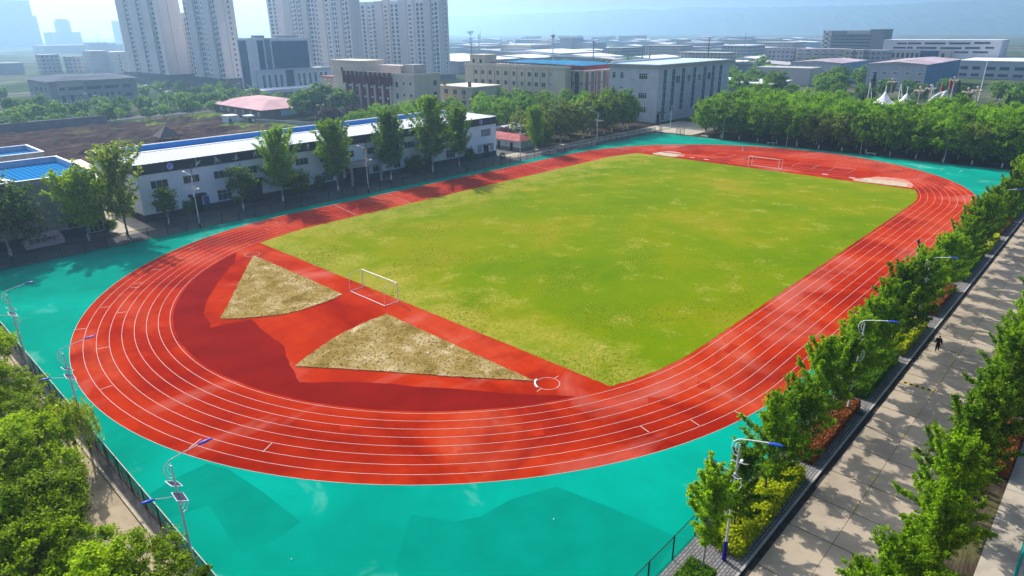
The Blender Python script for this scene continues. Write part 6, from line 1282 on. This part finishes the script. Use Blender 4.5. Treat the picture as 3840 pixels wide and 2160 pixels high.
slab('apartment_block', 'grey old apartments at the foot of the dark slab office', 'apartments', 432,444,78,91.5,15.6,M_TOWNA)
t = thing('white_roofed_shelter', 'long low shelter with a white sheet roof right of the library', 'shelter', (222,75,0)); g = G(); g.add([(226,70,5.6),(250,70,6.2),(250,106,6.2),(226,106,5.6),(226,70,5.9),(250,70,6.5),(250,106,6.5),(226,106,5.9)], [(4,5,6,7),(3,2,1,0),(0,1,5,4),(1,2,6,5),(2,3,7,6),(3,0,4,7)]); g.build('roof', M_SHEET, t); G().box(229,249,72,104,0,5.4).build('wall', M_FAC, t)
slab('boundary_hall', 'low grey-brown hall with slit windows behind the library end', 'hall', 300,318,80,112,9.5,M_BG2,None)
# sheds with sunlit roofs
M_SHEDW = plain('shed_grey_wall', (0.24,0.26,0.32), .85, .08, .1)
def shed(x0,x1,y0,y1,h,label,rise=2.5,group='distant works sheds',roof=None):
    t = thing('works_shed', label, 'shed', (x0,y0,0), group); G().box(x0,x1,y0,y1,0,h).build('wall', M_SHEDW, t)
    g = G(); g.add([(x0-1,y0-1,h),(x1+1,y0-1,h),(x1+1,y1+1,h),(x0-1,y1+1,h),(x0-1,(y0+y1)/2,h+rise),(x1+1,(y0+y1)/2,h+rise)], [(0,1,5,4),(4,5,2,3),(1,2,5),(3,0,4)]); g.build('roof', roof or M_SHEET, t); return t
shed(262,330,330,470,9.0,'large white-roofed works shed to the right of the rightmost tower',2.8)
shed(440,500,375,470,9,'long works shed with a white roof edge behind the cream school block',2.5)
shed(385,425,290,345,8.5,'works shed with a bright roof edge left of the antenna mast',2.2)
shed(365,410,205,275,8.5,'long works shed with a bright roof right of the chimney pair',2.5)
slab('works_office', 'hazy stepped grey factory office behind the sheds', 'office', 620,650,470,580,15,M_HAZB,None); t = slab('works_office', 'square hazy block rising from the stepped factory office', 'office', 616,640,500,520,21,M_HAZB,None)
rf = random.Random(99)
names = ['hazy low town building far beyond the works']
for i in range(135):
    d = rf.uniform(520,1900); a = R(rf.uniform(16,47)); x, y = -98+d*math.cos(a), -64+d*math.sin(a); wd, dp, h = rf.uniform(14,60), rf.uniform(12,40), rf.uniform(5,16)
    if 455 < x < 600 and 0 < y < 175: continue
    if a > R(42.5) and d < 800: continue
    if rf.random() < .45: t = thing('town_building', 'hazy low town building far beyond the works', 'building', (x,y,0), 'distant town buildings'); G().box(x,x+dp,y,y+wd,0,h).build('wall', rf.choice([M_TOWNA,M_TOWNB,M_TOWNA,M_TOWNB]), t); G().box(x-.5,x+dp+.5,y-.5,y+wd+.5,h,h+.6).build('roof', rf.choice([M_SHEET,M_BG2,M_BG1]), t)
    else: shed(x,x+dp,y,y+wd*1.4,rf.uniform(5,9),'hazy bright-roofed shed far beyond the works',1.6,'distant bright-roofed sheds', rf.choice([M_SHEET,M_SHEET,M_BG2]))
# masts and poles
def pole(name, label, cat, x, y, h, r, arms=(), mat=None, crown=False):
    t = thing(name, label, cat, (x,y,0)); m = mat or M_FRD; G().tube([(x,y,0),(x,y,h)], [r,r*.6], 6).build('mast', m, t)
    for z, L in arms: g = G(); g.tube([(x-L*.68,y+L*.72,z),(x+L*.68,y-L*.72,z)], r*.4, 5); g.build('crossarm', m, t)
    if crown:
        g = G(); g.tube([(x,y,h-2.6),(x,y,h-.4),(x,y,h-.3)], [.5,1.5,1.3], 8); g.build('antenna_crown', m, t); G().tube([(x,y,h),(x,y,h+4)], .07, 5).build('spike', m, t)
pole('antenna_mast', 'pale antenna mast with a round crown behind the cream school block', 'mast', 235,214,28.5,.45,((25.5,2.2),(24.5,1.6)),M_GALV,True)
pole('power_pole', 'dark power pole with three crossarms right of the antenna mast', 'power pole', 262,203,26,.35,((25.8,1.6),(23.2,1.3),(21.4,1.8),(19.5,1.3)))
pole('power_pole', 'dark power pole with crossarms behind the library roof', 'power pole', 305,146,25.5,.4,((25.2,1.4),(23.4,2.6),(21,1.8),(19,1.3)))
pole('power_pole', 'dark power pole over the cream block roof room', 'power pole', 232,284,26,.4,((25.8,1.6),(23.4,1.6),(20.4,1.6)))
pole('chimney', 'slim hazy grey chimney right of the towers', 'chimney', 420,470,27,.9,(),M_HAZB)
for x, y, lab in ((275,175,'short boiler stack behind the library roof, left one of two'),(279,172,'short boiler stack behind the library roof, right one of two')): pole('boiler_stack', lab, 'chimney', x,y,20.5,.55,((20.3,.9),),M_BG1)
pole('slim_mast', 'very thin tall mast far right of the library', 'mast', 312,126,28,.16)
pole('slim_mast', 'hazy thin mast right of the rightmost tower', 'mast', 900,960,31,.8,(),M_HAZB)
t = thing('water_tower', 'hazy flared water tower on the horizon', 'water tower', (1010,1105,0)); G().tube([(1010,1105,0),(1010,1105,22)], 1.2, 8).build('shaft', M_HAZB, t); G().tube([(1010,1105,21),(1010,1105,27),(1010,1105,29),(1010,1105,30)], [1.2,8,8,3], 12).build('tank', M_HAZB, t)
pole('leaning_mast', 'leaning pale mast at the edge of the park', 'mast', 262,-8,17,.25,(),M_GALV)
# --- park beyond the wood: tensile tent, lanterns, flags
tt = thing('tensile_tent', 'white tensile canopy with twin peaks showing over the wood', 'tent', (150,-3,0)); g = G(); n = 22
def sag(u, v):
    z = 7.6
    for pu, pv in ((.27,.5),(.76,.5)): q = math.hypot((u-pu)*2.3,(v-pv)*1.3); z = max(z, 11.9-6.2*q**.55)
    return z
g.add([(145+11*j/n, 4.2-13*i/n, sag(i/n,j/n)) for j in range(n+1) for i in range(n+1)], [(j*(n+1)+i, j*(n+1)+i+1, (j+1)*(n+1)+i+1, (j+1)*(n+1)+i) for j in range(n) for i in range(n)]); g.build('membrane', plain('white_membrane',(0.8,0.78,0.78),.6,.04,.5), tt, True)
for i, (y0) in enumerate((.27,.76)): y = 4.2-13*y0; G().tube([(150.5,y,7),(150.5,y,13.0)], .12, 6).build('mast', M_WPAINT, tt)
for y in (7.2,-2.3,-11.6): g = G(); g.tube([(156,y,5),(156,y+.2,13.4)], .09, 6); g.tube([(156,y-1.9,5),(156,y+.1,13.2)], .09, 6); g.build('strut_frame', M_WPAINT, tt)
M_LANT = plain('cream_lantern', (0.5,0.42,0.32), .5, .05)
for i, (x, y, h) in enumerate(((193.5,10.1,12),(158.4,-7.5,12),(169,-8.3,12),(215,-6,12),(161,-20.6,12),(168.9,-21.7,12))):
    t = thing('park_lantern', 'cream many-armed park lantern beyond the wood, %s' % ('left of the tent','behind the right tent peak','left of the red flags','back right beside the leaning mast','right of the pale statue, left one','right of the pale statue, right one')[i], 'street lamp', (x,y,0), 'many-armed park lanterns')
    G().tube([(x,y,0),(x,y,h)], [.2,.12], 8).build('post', M_LANT, t); g = G(); g.ball((x,y,h+.35), .45, 8, 5)
    for k in range(6): a = k*math.pi/3; g.ball((x+1.35*math.cos(a),y+1.35*math.sin(a),h-.7), (.5,.5,.3), 7, 4); g.tube([(x,y,h-1.2),(x+1.3*math.cos(a),y+1.3*math.sin(a),h-.95)], .06, 4)
    g.build('lamp_cluster', M_LANT, t)
M_FLAG = plain('red_flag', (0.55,0.01,0.02), .7, .1); M_FLAGP = plain('purple_flag', (0.22,0.13,0.3), .7, .1)
for i, (x, y, h, m, lab) in enumerate(((180.4,-9.1,12.6,M_FLAG,'flagpole with a drooping red flag, left of three'),(184,-10.6,14.2,M_FLAG,'tallest flagpole with a drooping red flag, middle of three'),(181.8,-12.3,12.4,M_FLAGP,'flagpole with a drooping purple flag, right of three'))):
    t = thing('flagpole', lab, 'flagpole', (x,y,0), 'flagpoles beyond the wood'); G().tube([(x,y,0),(x,y,h)], .07, 6).build('pole', M_GALV, t); g = G()
    for k in range(5): g.add([(x-.1+.0*k,y-.05-.2*k,h-.4-.3*k),(x+.05,y-.25-.2*k,h-.7-.3*k),(x+.0,y-.3-.17*k,h-3.6-.12*k),(x-.1,y-.06-.17*k,h-3.4)], [(0,1,2,3)])
    g.build('flag', m, t)
t = thing('statue', 'pale upright statue among park trees right of the flags', 'statue', (160,-14.2,0)); g = G(); g.tube([(160,-14.2,0),(160,-14.2,6.5),(160,-14.2,9.8),(160.1,-14.6,11.2),(160.1,-14.8,11.6)], [1.1,.9,.75,.5,.12], 8); g.tube([(160,-14.4,10.2),(160,-15.1,11.4)], .22, 6); g.build('figure', plain('pale_marble',(0.6,0.6,0.62),.6,.06), t)
t = thing('curved_canopy', 'pale curved metal fin canopy in front of the flags', 'canopy', (166,-10.5,0)); g = G(); pts = [(166+.0*k,-8.6-k*.62,7+4.2*math.sin(k/9*1.4)) for k in range(9)]; g.tube(pts, [.12,.3,.42,.5,.5,.45,.36,.24,.08], 6); g.tube([(166,-9.5,0),(166,-10,9.4)], .1, 5); g.build('fin', M_GALV, t)

# --- hazy air over everything
g = G(); g.box(-7100,7100,-7100,7100,-1.5,190); hz = g.build('haze', [], None); tag(hz, kind='stuff')
m = bpy.data.materials.new('pale_blue_air'); m.use_nodes = True; nt = m.node_tree; nt.nodes.clear()
o_ = nt.nodes.new('ShaderNodeOutputMaterial'); v_ = nt.nodes.new('ShaderNodeVolumePrincipled')
v_.inputs['Color'].default_value = (0.42,0.69,1.0,1); v_.inputs['Density'].default_value = 0.00030; v_.inputs['Anisotropy'].default_value = 0.5
nt.links.new(v_.outputs[0], o_.inputs['Volume']); hz.data.materials.append(m)
